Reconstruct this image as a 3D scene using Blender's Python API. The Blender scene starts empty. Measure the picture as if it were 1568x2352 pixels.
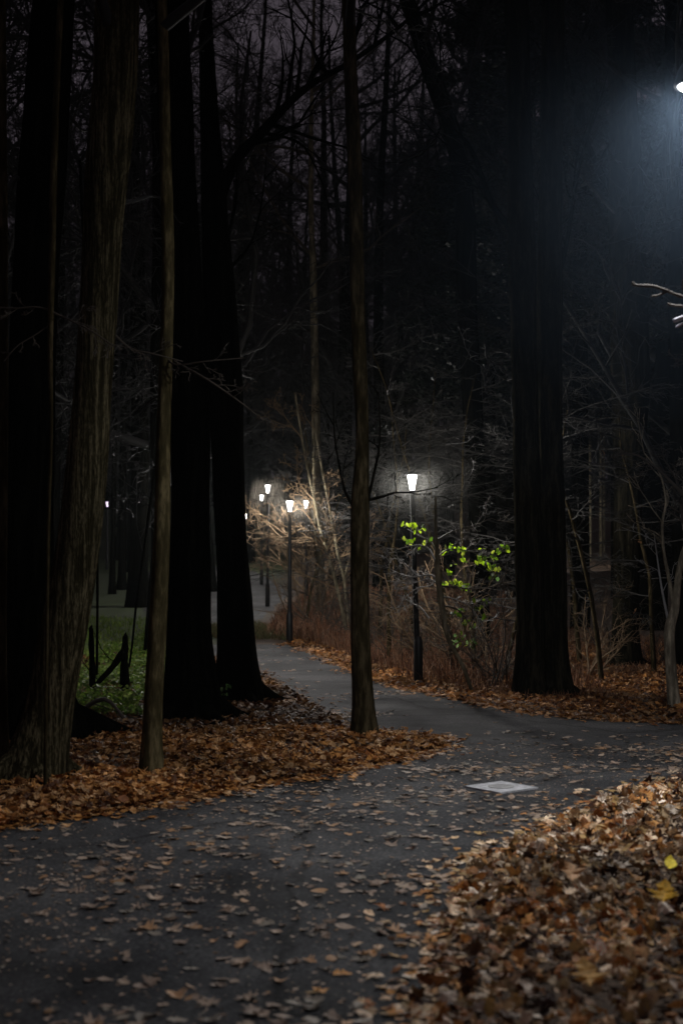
import bpy, math, random
import numpy as np

rng = np.random.default_rng(7)
random.seed(7)
sc = bpy.context.scene
COL = sc.collection

# ------------------------------------------------------------------ camera
F = 3267.0                      # focal length in units of the 1568x2352 view
CAMH = 1.65
TILT = math.atan((1281 - 1176) / F)
cam_d = bpy.data.cameras.new('camera')
cam = bpy.data.objects.new('camera', cam_d)
COL.objects.link(cam)
cam.location = (0, 0, CAMH)
cam.rotation_euler = (math.pi / 2 + TILT, 0, 0)
cam_d.sensor_fit = 'VERTICAL'
cam_d.sensor_height = 36
cam_d.lens = 50
cam_d.clip_end = 3000
cam_d.clip_start = 0.1
cam_d.dof.use_dof = True
cam_d.dof.focus_distance = 15.0
cam_d.dof.aperture_fstop = 2.2
sc.camera = cam


def ray(x, y):
    vx = (x - 784) / F
    vz = (1176 - y) / F
    ct, st = math.cos(TILT), math.sin(TILT)
    return np.array([vx, ct - st * vz, st + ct * vz])


def P(x, y, Y):
    d = ray(x, y)
    s = Y / d[1]
    return np.array([d[0] * s, Y, CAMH + d[2] * s])


TY = [-500, 27, 35, 45, 60, 90, 150, 400]
TZ = [0, 0, 0.30, 0.70, 1.15, 3.4, 10, 22]


def ter(Y):
    return np.interp(Y, TY, TZ)


def G(x, y):
    d = ray(x, y)
    Y = 2.0
    while Y < 300:
        s = Y / d[1]
        if CAMH + d[2] * s <= ter(Y):
            return np.array([d[0] * s, Y, float(ter(Y))])
        Y += 0.01 if Y < 30 else 0.05
    return np.array([d[0] * 300, 300, float(ter(300))])


# ------------------------------------------------------------------ mesh builder
class MB:
    """collects all-quad geometry and links it as one mesh object"""
    def __init__(self):
        self.v, self.f, self.c, self.n = [], [], [], 0

    def add(self, v, f, col=None):
        v = np.asarray(v, float).reshape(-1, 3)
        f = np.asarray(f, int).reshape(-1, 4)
        self.v.append(v)
        self.f.append(f + self.n)
        self.n += len(v)
        if col is not None:
            self.c.append(np.asarray(col, float).reshape(-1, 3))

    def tube(self, pts, rad, sides=6, cap=False, ridges=0.0, squash=None):
        pts = np.asarray(pts, float)
        n = len(pts)
        rad = np.broadcast_to(np.asarray(rad, float), (n,))
        t = np.gradient(pts, axis=0)
        t /= np.linalg.norm(t, axis=1)[:, None] + 1e-9
        m = np.abs(t.mean(0))
        ref = np.zeros(3)
        ref[int(np.argmin(m))] = 1
        u = np.cross(t, ref)
        u /= np.linalg.norm(u, axis=1)[:, None] + 1e-9
        w = np.cross(t, u)
        a = np.arange(sides) * 2 * math.pi / sides
        rr = np.ones(sides)
        if ridges:
            rr = 1 + ridges * rng.normal(size=sides)
        ring = (np.cos(a) * rr)[None, :, None] * u[:, None, :] + (np.sin(a) * rr)[None, :, None] * w[:, None, :]
        v = pts[:, None, :] + ring * rad[:, None, None]
        i = np.arange(n - 1)[:, None] * sides
        j = np.arange(sides)[None, :]
        k = (j + 1) % sides
        f = np.stack([i + j, i + k, i + sides + k, i + sides + j], -1).reshape(-1, 4)
        self.add(v.reshape(-1, 3), f)
        if cap:
            for e, c in ((0, pts[0]), (n - 1, pts[-1])):
                vv = np.vstack([v[e], c[None]])
                ff = [[q, (q + 1) % sides, sides, sides] for q in range(sides)]
                # degenerate quads are avoided: pair the sides two by two
                ff = [[q, (q + 1) % sides, (q + 2) % sides, sides] for q in range(0, sides - 1, 2)]
                self.add(vv, ff)

    def box(self, c, s, rot=0.0):
        c = np.asarray(c, float)
        s = np.asarray(s, float) / 2
        q = np.array([[x, y, z] for z in (-1, 1) for x, y in ((-1, -1), (1, -1), (1, 1), (-1, 1))], float) * s
        R = np.array([[math.cos(rot), -math.sin(rot), 0], [math.sin(rot), math.cos(rot), 0], [0, 0, 1]])
        self.add(q @ R.T + c, [[3, 2, 1, 0], [4, 5, 6, 7], [0, 1, 5, 4], [1, 2, 6, 5], [2, 3, 7, 6], [3, 0, 4, 7]])

    def mesh(self, name, smooth=True):
        v = np.vstack(self.v)
        f = np.vstack(self.f)
        me = bpy.data.meshes.new(name)
        me.vertices.add(len(v))
        me.vertices.foreach_set('co', v.ravel())
        me.loops.add(len(f) * 4)
        me.loops.foreach_set('vertex_index', f.ravel().astype(np.int32))
        me.polygons.add(len(f))
        me.polygons.foreach_set('loop_start', (np.arange(len(f)) * 4).astype(np.int32))
        me.polygons.foreach_set('use_smooth', np.full(len(f), smooth))
        me.update(calc_edges=True)
        if self.c:
            c = np.vstack(self.c)
            at = me.color_attributes.new('col', 'FLOAT_COLOR', 'POINT')
            at.data.foreach_set('color', np.hstack([c, np.ones((len(c), 1))]).ravel())
        return me

    def build(self, name, mat, parent=None, smooth=True, origin=None):
        if origin is not None:
            o3 = np.asarray(origin, float)
            self.v = [q - o3 for q in self.v]
        me = self.mesh(name, smooth)
        me.materials.append(mat)
        o = bpy.data.objects.new(name, me)
        COL.objects.link(o)
        if origin is not None:
            o.location = tuple(origin)
        if parent is not None:
            o.parent = parent
            if origin is not None:
                o.location = tuple(np.asarray(origin) - np.array(parent.location))
        return o


def empty(name, loc, label, cat, group=None, rz=0.0):
    o = bpy.data.objects.new(name, None)
    COL.objects.link(o)
    o.location = tuple(float(q) for q in loc)
    o.rotation_euler = (0, 0, rz)
    o.empty_display_size = 0.2
    return tag(o, label, cat, group)


def tag(o, label, cat, group=None, kind=None):
    if label:
        o['label'] = label
    if cat:
        o['category'] = cat
    if group:
        o['group'] = group
    if kind:
        o['kind'] = kind
    return o


def part(mb, name, mat, root, smooth=True):
    """mesh in world coordinates -> child of root (root unrotated)"""
    lo = np.array(root.location)
    mb.v = [q - lo for q in mb.v]
    me = mb.mesh(name, smooth)
    me.materials.append(mat)
    o = bpy.data.objects.new(name, me)
    COL.objects.link(o)
    o.parent = root
    return o


def dup(root, loc, rz, scale=1.0, label=None):
    r = root.copy()
    COL.objects.link(r)
    r.location = loc
    r.rotation_euler = (0, 0, rz)
    r.scale = (scale,) * 3
    if label:
        r['label'] = label
    for ch in list(root.children):
        c = ch.copy()
        COL.objects.link(c)
        c.parent = r
        for g in list(ch.children):
            d = g.copy()
            COL.objects.link(d)
            d.parent = c
    return r


# ------------------------------------------------------------------ materials
def mat_new(name):
    m = bpy.data.materials.new(name)
    m.use_nodes = True
    nt = m.node_tree
    b = nt.nodes['Principled BSDF']
    return m, nt, b


def ramp(nt, fac, stops):
    r = nt.nodes.new('ShaderNodeValToRGB')
    while len(r.color_ramp.elements) < len(stops):
        r.color_ramp.elements.new(0.5)
    for e, (p, c) in zip(r.color_ramp.elements, stops):
        e.position = p
        e.color = (*c, 1)
    nt.links.new(fac, r.inputs[0])
    return r.outputs[0]


def noise(nt, scale, detail=6, rough=0.6, vec=None, mapping=None):
    n = nt.nodes.new('ShaderNodeTexNoise')
    n.inputs['Scale'].default_value = scale
    n.inputs['Detail'].default_value = detail
    n.inputs['Roughness'].default_value = rough
    tc = nt.nodes.new('ShaderNodeTexCoord')
    src = tc.outputs['Object']
    if mapping:
        mp = nt.nodes.new('ShaderNodeMapping')
        mp.inputs['Scale'].default_value = mapping
        nt.links.new(src, mp.inputs[0])
        src = mp.outputs[0]
    nt.links.new(src, n.inputs['Vector'])
    return n.outputs['Fac']


def bump(nt, b, h, strength, dist):
    bp = nt.nodes.new('ShaderNodeBump')
    bp.inputs['Strength'].default_value = strength
    bp.inputs['Distance'].default_value = dist
    nt.links.new(h, bp.inputs['Height'])
    nt.links.new(bp.outputs[0], b.inputs['Normal'])


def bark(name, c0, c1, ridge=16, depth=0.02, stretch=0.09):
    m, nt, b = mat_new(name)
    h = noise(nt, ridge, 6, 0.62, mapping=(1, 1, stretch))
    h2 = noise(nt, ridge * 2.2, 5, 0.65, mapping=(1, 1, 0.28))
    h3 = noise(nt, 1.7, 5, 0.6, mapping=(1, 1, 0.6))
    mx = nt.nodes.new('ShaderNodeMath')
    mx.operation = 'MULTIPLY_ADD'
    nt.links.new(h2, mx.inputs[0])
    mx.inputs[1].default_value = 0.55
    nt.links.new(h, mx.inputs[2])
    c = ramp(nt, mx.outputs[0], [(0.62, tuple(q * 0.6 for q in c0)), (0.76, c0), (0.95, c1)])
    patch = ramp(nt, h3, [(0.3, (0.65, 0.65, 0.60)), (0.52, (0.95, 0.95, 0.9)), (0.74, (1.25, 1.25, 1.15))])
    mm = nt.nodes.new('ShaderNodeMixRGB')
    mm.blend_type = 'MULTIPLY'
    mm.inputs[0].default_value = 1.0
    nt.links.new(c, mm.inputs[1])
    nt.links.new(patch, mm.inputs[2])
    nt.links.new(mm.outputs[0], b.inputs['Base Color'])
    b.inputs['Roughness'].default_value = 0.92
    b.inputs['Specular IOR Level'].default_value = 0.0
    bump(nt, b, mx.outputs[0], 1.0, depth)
    return m


def flat(name, c, rough=0.8, metallic=0.0, var=0.25, scale=9):
    m, nt, b = mat_new(name)
    h = noise(nt, scale, 5)
    lo = tuple(q * (1 - var) for q in c)
    hi = tuple(min(1, q * (1 + var)) for q in c)
    nt.links.new(ramp(nt, h, [(0.3, lo), (0.7, hi)]), b.inputs['Base Color'])
    b.inputs['Roughness'].default_value = rough
    b.inputs['Metallic'].default_value = metallic
    return m


def emis(name, c, s):
    m, nt, b = mat_new(name)
    b.inputs['Base Color'].default_value = (0.8, 0.8, 0.8, 1)
    b.inputs['Emission Color'].default_value = (*c, 1)
    b.inputs['Emission Strength'].default_value = s
    return m


def leafmat(name, trans=0.25, rough=0.6):
    m, nt, b = mat_new(name)
    a = nt.nodes.new('ShaderNodeAttribute')
    a.attribute_name = 'col'
    h = noise(nt, 60, 3)
    mm = nt.nodes.new('ShaderNodeMixRGB')
    mm.blend_type = 'MULTIPLY'
    mm.inputs[0].default_value = 1.0
    nt.links.new(a.outputs['Color'], mm.inputs[1])
    nt.links.new(ramp(nt, h, [(0.3, (0.8, 0.75, 0.7)), (0.7, (1.6, 1.55, 1.5))]), mm.inputs[2])
    nt.links.new(mm.outputs[0], b.inputs['Base Color'])
    b.inputs['Roughness'].default_value = rough
    b.inputs['Specular IOR Level'].default_value = 0.25
    t = nt.nodes.new('ShaderNodeBsdfTranslucent')
    nt.links.new(mm.outputs[0], t.inputs[0])
    mix = nt.nodes.new('ShaderNodeMixShader')
    mix.inputs[0].default_value = trans
    out = nt.nodes['Material Output']
    nt.links.new(b.outputs[0], mix.inputs[1])
    nt.links.new(t.outputs[0], mix.inputs[2])
    nt.links.new(mix.outputs[0], out.inputs[0])
    return m


M = {}
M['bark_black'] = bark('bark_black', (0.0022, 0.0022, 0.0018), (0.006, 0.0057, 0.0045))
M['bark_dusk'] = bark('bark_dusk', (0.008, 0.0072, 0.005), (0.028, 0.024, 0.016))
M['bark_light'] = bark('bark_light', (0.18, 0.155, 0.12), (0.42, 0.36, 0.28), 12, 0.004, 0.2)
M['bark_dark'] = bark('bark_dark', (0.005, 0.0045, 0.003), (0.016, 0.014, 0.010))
M['bark_furrow'] = bark('bark_furrowed', (0.030, 0.025, 0.014), (0.135, 0.112, 0.068), 32, 0.04, 0.055)
M['bark_smooth'] = bark('bark_smooth', (0.055, 0.044, 0.022), (0.15, 0.118, 0.064), 14, 0.012, 0.2)
M['bark_mid'] = bark('bark_mid', (0.030, 0.023, 0.012), (0.085, 0.066, 0.038), 14, 0.014, 0.2)
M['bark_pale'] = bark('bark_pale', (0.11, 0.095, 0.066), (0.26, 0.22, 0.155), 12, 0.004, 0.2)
M['twig_dark'] = flat('twig_dark', (0.0028, 0.0026, 0.0022))
M['twig_brown'] = flat('twig_brown', (0.036, 0.026, 0.017))
M['twig_tan'] = flat('twig_tan', (0.125, 0.08, 0.04))
M['twig_grey'] = flat('twig_grey', (0.19, 0.185, 0.18))
M['iron'] = flat('black_painted_iron', (0.014, 0.014, 0.015), 0.45, 0.6)
M['under'] = flat('understory_twig', (0.012, 0.0105, 0.008))
M['leaf'] = leafmat('fallen_leaf', 0.12)
M['green'] = leafmat('live_leaf', 0.55, 0.45)
M['blade'] = leafmat('grass_blade', 0.2)
M['concrete'] = flat('concrete', (0.46, 0.45, 0.46), 0.9, 0, 0.45, 22)
M['cover'] = flat('iron_cover', (0.27, 0.265, 0.26), 0.6, 0.2, 0.35, 30)

# asphalt: fine grit, damp stains, long joints
m, nt, b = mat_new('asphalt')
h1 = noise(nt, 0.8, 9, 0.68)
h2 = noise(nt, 48, 6, 0.8)
c1 = ramp(nt, h1, [(0.38, (0.022, 0.022, 0.0225)), (0.5, (0.044, 0.044, 0.046)), (0.60, (0.074, 0.073, 0.073))])
c2 = ramp(nt, h2, [(0.36, (0.30, 0.30, 0.31)), (0.5, (0.85, 0.85, 0.86)), (0.62, (1.9, 1.85, 1.8))])
mm = nt.nodes.new('ShaderNodeMixRGB')
mm.blend_type = 'MULTIPLY'
mm.inputs[0].default_value = 1.0
nt.links.new(c1, mm.inputs[1])
nt.links.new(c2, mm.inputs[2])
vo = nt.nodes.new('ShaderNodeTexVoronoi')
vo.feature = 'DISTANCE_TO_EDGE'
vo.inputs['Scale'].default_value = 0.42
tcv = nt.nodes.new('ShaderNodeTexCoord')
wv = nt.nodes.new('ShaderNodeTexNoise')
wv.inputs['Scale'].default_value = 2.2
wv.inputs['Detail'].default_value = 6
nt.links.new(tcv.outputs['Object'], wv.inputs['Vector'])
mxv = nt.nodes.new('ShaderNodeMixRGB')
mxv.inputs[0].default_value = 0.22
nt.links.new(tcv.outputs['Object'], mxv.inputs[1])
nt.links.new(wv.outputs['Color'], mxv.inputs[2])
nt.links.new(mxv.outputs[0], vo.inputs['Vector'])
crk = ramp(nt, vo.outputs['Distance'], [(0.0, (0.12, 0.12, 0.12)), (0.010, (1, 1, 1))])
mc = nt.nodes.new('ShaderNodeMixRGB')
mc.blend_type = 'MULTIPLY'
mc.inputs[0].default_value = 0.8
nt.links.new(mm.outputs[0], mc.inputs[1])
nt.links.new(crk, mc.inputs[2])
nt.links.new(mc.outputs[0], b.inputs['Base Color'])
b.inputs['Roughness'].default_value = 0.85
b.inputs['Specular IOR Level'].default_value = 0.12
bump(nt, b, h2, 0.8, 0.006)
M['asphalt'] = m

# woodland floor: brown humus with green moss patches on the left hand side
m, nt, b = mat_new('woodland_floor')
h1 = noise(nt, 0.5, 7, 0.6)
h2 = noise(nt, 26, 6, 0.7)
c1 = ramp(nt, h2, [(0.32, (0.020, 0.012, 0.007)), (0.5, (0.065, 0.038, 0.02)), (0.68, (0.14, 0.085, 0.05))])
c2 = ramp(nt, h2, [(0.3, (0.012, 0.018, 0.005)), (0.7, (0.05, 0.075, 0.015))])
tc = nt.nodes.new('ShaderNodeTexCoord')
sx = nt.nodes.new('ShaderNodeSeparateXYZ')
nt.links.new(tc.outputs['Object'], sx.inputs[0])
ma = nt.nodes.new('ShaderNodeMapRange')
ma.inputs[1].default_value = -1.6
ma.inputs[2].default_value = -2.6
nt.links.new(sx.outputs[0], ma.inputs[0])
mb_ = nt.nodes.new('ShaderNodeMapRange')
mb_.inputs[1].default_value = 14.5
mb_.inputs[2].default_value = 18
nt.links.new(sx.outputs[1], mb_.inputs[0])
mul = nt.nodes.new('ShaderNodeMath')
mul.operation = 'MULTIPLY'
nt.links.new(ma.outputs[0], mul.inputs[0])
nt.links.new(mb_.outputs[0], mul.inputs[1])
mix = nt.nodes.new('ShaderNodeMixRGB')
nt.links.new(mul.outputs[0], mix.inputs[0])
nt.links.new(c1, mix.inputs[1])
nt.links.new(c2, mix.inputs[2])
nt.links.new(mix.outputs[0], b.inputs['Base Color'])
b.inputs['Roughness'].default_value = 0.95
bump(nt, b, h2, 0.8, 0.03)
M['ground'] = m

# ------------------------------------------------------------------ world: dull city glow on low cloud
w = bpy.data.worlds.new('World')
sc.world = w
w.use_nodes = True
wn = w.node_tree
bg = wn.nodes['Background']
tc = wn.nodes.new('ShaderNodeTexCoord')
nz = wn.nodes.new('ShaderNodeTexNoise')
nz.inputs['Scale'].default_value = 3.0
nz.inputs['Detail'].default_value = 5
wn.links.new(tc.outputs['Generated'], nz.inputs['Vector'])
rp = wn.nodes.new('ShaderNodeValToRGB')
rp.color_ramp.elements[0].position = 0.3
rp.color_ramp.elements[0].color = (0.0215, 0.0180, 0.0225, 1)
rp.color_ramp.elements[1].position = 0.75
rp.color_ramp.elements[1].color = (0.035, 0.0295, 0.035, 1)
wn.links.new(nz.outputs['Fac'], rp.inputs[0])
wn.links.new(rp.outputs[0], bg.inputs['Color'])
bg.inputs['Strength'].default_value = 2.0

# ------------------------------------------------------------------ setting
xs = np.concatenate([np.linspace(-400, -20, 20), np.linspace(-18, 18, 37), np.linspace(20, 400, 20)])
ys = np.concatenate([np.linspace(-60, 26, 12), np.arange(27, 151, 1.0), np.linspace(155, 900, 40)])
X, Yg = np.meshgrid(xs, ys)
Z = ter(Yg)
nx, ny = len(xs), len(ys)
i = np.arange(ny - 1)[:, None] * nx
j = np.arange(nx - 1)[None, :]
mb = MB()
mb.add(np.stack([X, Yg, Z], -1).reshape(-1, 3), np.stack([i + j, i + j + 1, i + nx + j + 1, i + nx + j], -1).reshape(-1, 4))
ground = mb.build('ground', M['ground'])
ground['kind'] = 'structure'


def g2(lst):
    return np.array([G(x, y)[:2] for x, y in lst])


def smooth_poly(p, n=5):
    """catmull-rom resample of an open line"""
    p = np.asarray(p, float)
    q = np.vstack([2 * p[0] - p[1], p, 2 * p[-1] - p[-2]])
    out = []
    for a in range(1, len(q) - 2):
        for t in np.linspace(0, 1, n, endpoint=False):
            out.append(0.5 * (2 * q[a] + (q[a + 1] - q[a - 1]) * t + (2 * q[a - 1] - 5 * q[a] + 4 * q[a + 1] - q[a + 2]) * t * t
                              + (-q[a - 1] + 3 * q[a] - 3 * q[a + 1] + q[a + 2]) * t ** 3))
    out.append(q[-2])
    return np.array(out)


leftedge = g2([(0, 1903), (200, 1872), (400, 1843), (600, 1803), (750, 1778), (900, 1748), (985, 1727), (1022, 1708), (985, 1694),
               (880, 1682), (800, 1668), (755, 1645), (700, 1610), (640, 1577), (590, 1547), (490, 1511), (380, 1496)])
faredge = g2([(380, 1462), (490, 1472), (590, 1478), (665, 1481), (720, 1499), (800, 1535), (860, 1560), (960, 1588), (1090, 1615),
              (1180, 1632), (1300, 1648), (1450, 1658), (1568, 1662), (1800, 1664)])
pile = g2([(1800, 1745), (1568, 1795), (1450, 1815), (1380, 1850), (1300, 1890), (1190, 1935), (1080, 1990), (1055, 2050), (1010, 2130),
           (1000, 2200), (965, 2280), (935, 2352)])
pile = np.vstack([pile, [0.20, 4.2], [0.1, 2.0], [0.05, -10.0]])
le = smooth_poly(leftedge)
fe = smooth_poly(faredge)
pe = smooth_poly(pile)
le[:, 1] += rng.normal(size=len(le)) * 0.02
pathpoly = np.vstack([[-9.0, -10.0], [-9.0, 8.4], le, fe, pe])
# path sheet (flat ground): one n-gon filled
import bmesh
bm = bmesh.new()
vs = [bm.verts.new((a, c, 0.004)) for a, c in pathpoly]
bm.faces.new(vs)
bmesh.ops.triangulate(bm, faces=bm.faces[:])
bmesh.ops.recalc_face_normals(bm, faces=bm.faces[:])
me = bpy.data.meshes.new('path')
bm.to_mesh(me)
bm.free()
me.materials.append(M['asphalt'])
path = bpy.data.objects.new('path', me)
COL.objects.link(path)
path['kind'] = 'structure'


def inside(poly, pts):
    poly = np.asarray(poly)
    x, y = pts[:, 0], pts[:, 1]
    r = np.zeros(len(pts), bool)
    n = len(poly)
    for a in range(n):
        x1, y1 = poly[a]
        x2, y2 = poly[(a + 1) % n]
        if y1 == y2:
            continue
        c = ((y1 > y) != (y2 > y)) & (x < (x2 - x1) * (y - y1) / (y2 - y1) + x1)
        r ^= c
    return r


# upper bend of the path, climbing the slope behind the black trunks
p2 = smooth_poly(g2([(380, 1470), (480, 1452), (560, 1437), (592, 1426), (640, 1388), (660, 1368), (642, 1343), (600, 1320), (560, 1306), (480, 1301),
                     (380, 1304), (300, 1330), (330, 1400), (380, 1470)]), 6)
gx = np.arange(p2[:, 0].min(), p2[:, 0].max(), 0.12)
gy = np.arange(math.floor(p2[:, 1].min()), p2[:, 1].max(), 0.125)
GX, GY = np.meshgrid(gx, gy)
ctr = np.stack([GX[:-1, :-1] + 0.06, GY[:-1, :-1] + 0.0625], -1).reshape(-1, 2)
ok = inside(p2, ctr)
V = np.stack([GX, GY, ter(GY) + 0.006], -1).reshape(-1, 3)
nx = len(gx)
i = np.arange(len(gy) - 1)[:, None] * nx
j = np.arange(nx - 1)[None, :]
Q = np.stack([i + j, i + j + 1, i + nx + j + 1, i + nx + j], -1).reshape(-1, 4)[ok]
mb = MB()
mb.add(V, Q)
o = mb.build('path_upper_bend', M['asphalt'])
o['kind'] = 'structure'

# ------------------------------------------------------------------ leaves
PROF = {
    'oak': [(0.0, 0.03), (0.10, 0.06), (0.2, 0.26), (0.28, 0.15), (0.42, 0.42), (0.5, 0.2), (0.64, 0.46), (0.72, 0.22), (0.86, 0.28), (1.0, 0.03)],
    'maple': [(0.0, 0.02), (0.12, 0.04), (0.17, 0.45), (0.27, 0.22), (0.40, 0.58), (0.5, 0.20), (0.62, 0.24), (0.74, 0.28), (0.86, 0.12), (1.0, 0.01)],
    'beech': [(0.0, 0.02), (0.12, 0.14), (0.3, 0.27), (0.55, 0.29), (0.8, 0.17), (1.0, 0.01)],
    'far': [(0.0, 0.05), (0.35, 0.38), (0.7, 0.30), (1.0, 0.04)],
}


def leaf_tpl(kind, curl=0.3, seed=0):
    r = np.random.default_rng(seed)
    pr = PROF[kind]
    v = []
    for t, wd in pr:
        asym = 1 + 0.2 * r.normal()
        tw = 0.12 * r.normal()
        for s in (-1, 0, 1):
            x = s * wd * (asym if s > 0 else 1)
            z = curl * (abs(x) ** 1.3) * (1 + 0.5 * r.normal()) + curl * 0.8 * (t - 0.45) ** 2 + tw * x + (0.02 if s == 0 else 0)
            v.append((x + 0.03 * math.sin(t * 5), t - 0.5, z))
    v = np.array(v)
    f = []
    for k in range(len(pr) - 1):
        a = k * 3
        f += [[a, a + 1, a + 4, a + 3], [a + 1, a + 2, a + 5, a + 4]]
    return v, np.array(f)


def scatter(mb, pts, tpl, size, cols, tilt=0.25, up=0.0):
    """place many copies of a leaf template: pts (N,3), size (N,), cols (N,3)"""
    v, f = tpl
    N = len(pts)
    if not N:
        return
    a = rng.uniform(0, 2 * math.pi, N)
    tx = rng.normal(0, tilt, N) + up
    ty = rng.normal(0, tilt, N)
    flip = np.where(rng.random(N) < 0.4, -1.0, 1.0)
    vv = v[None] * size[:, None, None]
    vv[:, :, 2] *= flip[:, None]
    c, s = np.cos(tx), np.sin(tx)
    y, z = vv[:, :, 1] * c[:, None] - vv[:, :, 2] * s[:, None], vv[:, :, 1] * s[:, None] + vv[:, :, 2] * c[:, None]
    x = vv[:, :, 0]
    c, s = np.cos(ty), np.sin(ty)
    x, z = x * c[:, None] + z * s[:, None], -x * s[:, None] + z * c[:, None]
    c, s = np.cos(a), np.sin(a)
    X, Y = x * c[:, None] - y * s[:, None], x * s[:, None] + y * c[:, None]
    low = z.min(1)
    z = z - low[:, None] * 0.8
    w = np.stack([X, Y, z], -1) + pts[:, None, :]
    n = len(v)
    ff = f[None] + (np.arange(N) * n)[:, None, None]
    mb.add(w.reshape(-1, 3), ff.reshape(-1, 4), np.repeat(cols, n, axis=0))


PAL_ORANGE = np.array([(0.34, 0.155, 0.045), (0.42, 0.22, 0.085), (0.24, 0.10, 0.025), (0.48, 0.29, 0.14), (0.16, 0.055, 0.012), (0.38, 0.18, 0.05), (0.08, 0.03, 0.01)])
PAL_PINK = 0.98 * np.array([(0.60, 0.42, 0.27), (0.70, 0.54, 0.38), (0.42, 0.19, 0.06), (0.50, 0.25, 0.08), (0.78, 0.66, 0.54), (0.26, 0.10, 0.03), (0.55, 0.38, 0.22), (0.10, 0.045, 0.015), (0.05, 0.02, 0.01), (0.46, 0.33, 0.19), (0.34, 0.22, 0.09)])
PAL_PATH = 0.9 * np.array([(0.36, 0.27, 0.21), (0.44, 0.34, 0.26), (0.30, 0.23, 0.18), (0.25, 0.22, 0.18), (0.40, 0.24, 0.13), (0.16, 0.11, 0.08)])


def cols_from(pal, n, jit=0.2, k=1.0):
    c = pal[rng.integers(0, len(pal), n)]
    return c * k * (1 + jit * rng.normal(size=(n, 1))).clip(0.4, 1.6)


def fill(poly, n):
    """n random points inside polygon"""
    poly = np.asarray(poly)
    lo, hi = poly.min(0), poly.max(0)
    out = np.zeros((0, 2))
    while len(out) < n:
        p = rng.uniform(lo, hi, (n * 2, 2))
        out = np.vstack([out, p[inside(poly, p)]])
    return out[:n]


def edge_leaves(mb, line, n, sigma, pal, smin, smax, k=1.0):
    """strays that blur a litter border"""
    a = rng.integers(0, len(line) - 1, n)
    t = rng.random((n, 1))
    # longer segments get more leaves
    L = np.linalg.norm(line[1:] - line[:-1], axis=1)
    a = rng.choice(len(line) - 1, n, p=L / L.sum())
    clump = 0.6 + 0.4 * np.sin(a * 1.7) + 0.4 * rng.random(n)
    p = line[a] * (1 - t) + line[a + 1] * t + rng.normal(0, sigma, (n, 2)) * clump[:, None]
    for g in range(4):
        q = p[g::4]
        scatter(mb, np.column_stack([q, ter(q[:, 1]) + 0.006]), leaf_tpl(('oak', 'maple', 'beech', 'oak')[g], 0.3, 80 + g), rng.uniform(smin, smax, len(q)), cols_from(pal, len(q), k=k), 0.15)


def shade(q):
    """wetter, trodden, older leaves lie in darker drifts"""
    f = np.sin(q[:, 0] * 1.7 + 2 * np.sin(q[:, 1] * 1.1)) + np.sin(q[:, 1] * 2.9 + q[:, 0] * 2.1)
    return np.clip(0.82 + 0.22 * f, 0.4, 1.25)


def litter(name, poly, n, pal, smin, smax, kinds=('oak', 'maple', 'beech'), heap=0.03, k=1.0, tilt=0.35, patchy=False, edge=None, en=0):
    mb = MB()
    if edge is not None:
        edge_leaves(mb, edge, en, 0.13, pal, smin, smax, k)
    p = fill(poly, n)
    if patchy:
        d_ = np.sin(p[:, 0] * 2.7 + 1.3 * np.sin(p[:, 1] * 1.9)) * np.sin(p[:, 1] * 2.2 + p[:, 0])
        dm = np.min(np.linalg.norm(p[:, None, :] - edge[None, ::2, :], axis=2), axis=1)
        p = p[rng.random(len(p)) < np.clip(1.15 + 0.9 * d_ - 0.22 * np.maximum(dm - 0.9, 0), 0.28, 1)]
    grp = rng.integers(0, len(kinds) * 3, len(p))
    for g in range(len(kinds) * 3):
        q = p[grp == g]
        if not len(q):
            continue
        z = ter(q[:, 1]) + rng.random(len(q)) * heap
        scatter(mb, np.column_stack([q, z]), leaf_tpl(kinds[g % len(kinds)], 0.35 + 0.15 * (g // len(kinds)), g), rng.uniform(smin, smax, len(q)), cols_from(pal, len(q), k=k) * shade(q)[:, None], tilt)
    o = mb.build(name, M['leaf'], smooth=False)
    o['kind'] = 'stuff'
    return o


# left bank: between main path edge and the woods
ledge = le[:, :2]
bank_near = np.vstack([[-6.5, 9.2], [-6.5, 8.2], ledge[ledge[:, 1] < 12.9][:60], [0.9, 13.0], [-0.2, 13.3], [-6.5, 13.3]])
li = [q for q in ledge]
tip = int(np.argmax(ledge[:, 0]))
bank_near = np.vstack([[-6.5, 13.6], [-6.5, 8.35], ledge[:tip + 1], ledge[tip + 1:tip + 12], [-0.3, 13.6]])
o = litter('leaf_litter', bank_near + np.array([0, 0.0]), 25000, PAL_ORANGE, 0.045, 0.09, heap=0.05, k=0.92, patchy=True, edge=ledge[:tip + 12], en=1500)
tag(o, 'carpet of orange brown fallen leaves on the left bank between the path and the trunks', 'fallen leaves')
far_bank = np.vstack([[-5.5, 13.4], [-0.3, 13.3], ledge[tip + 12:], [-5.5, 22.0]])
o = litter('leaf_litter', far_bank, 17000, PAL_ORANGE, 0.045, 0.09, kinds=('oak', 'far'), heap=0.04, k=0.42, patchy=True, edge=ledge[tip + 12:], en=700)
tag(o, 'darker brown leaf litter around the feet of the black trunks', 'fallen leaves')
# right pile
pile_poly = np.vstack([pe[pe[:, 1] > 1.0], [0.1, 1.0], [5.0, 1.0], [5.0, 10.4]])


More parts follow.
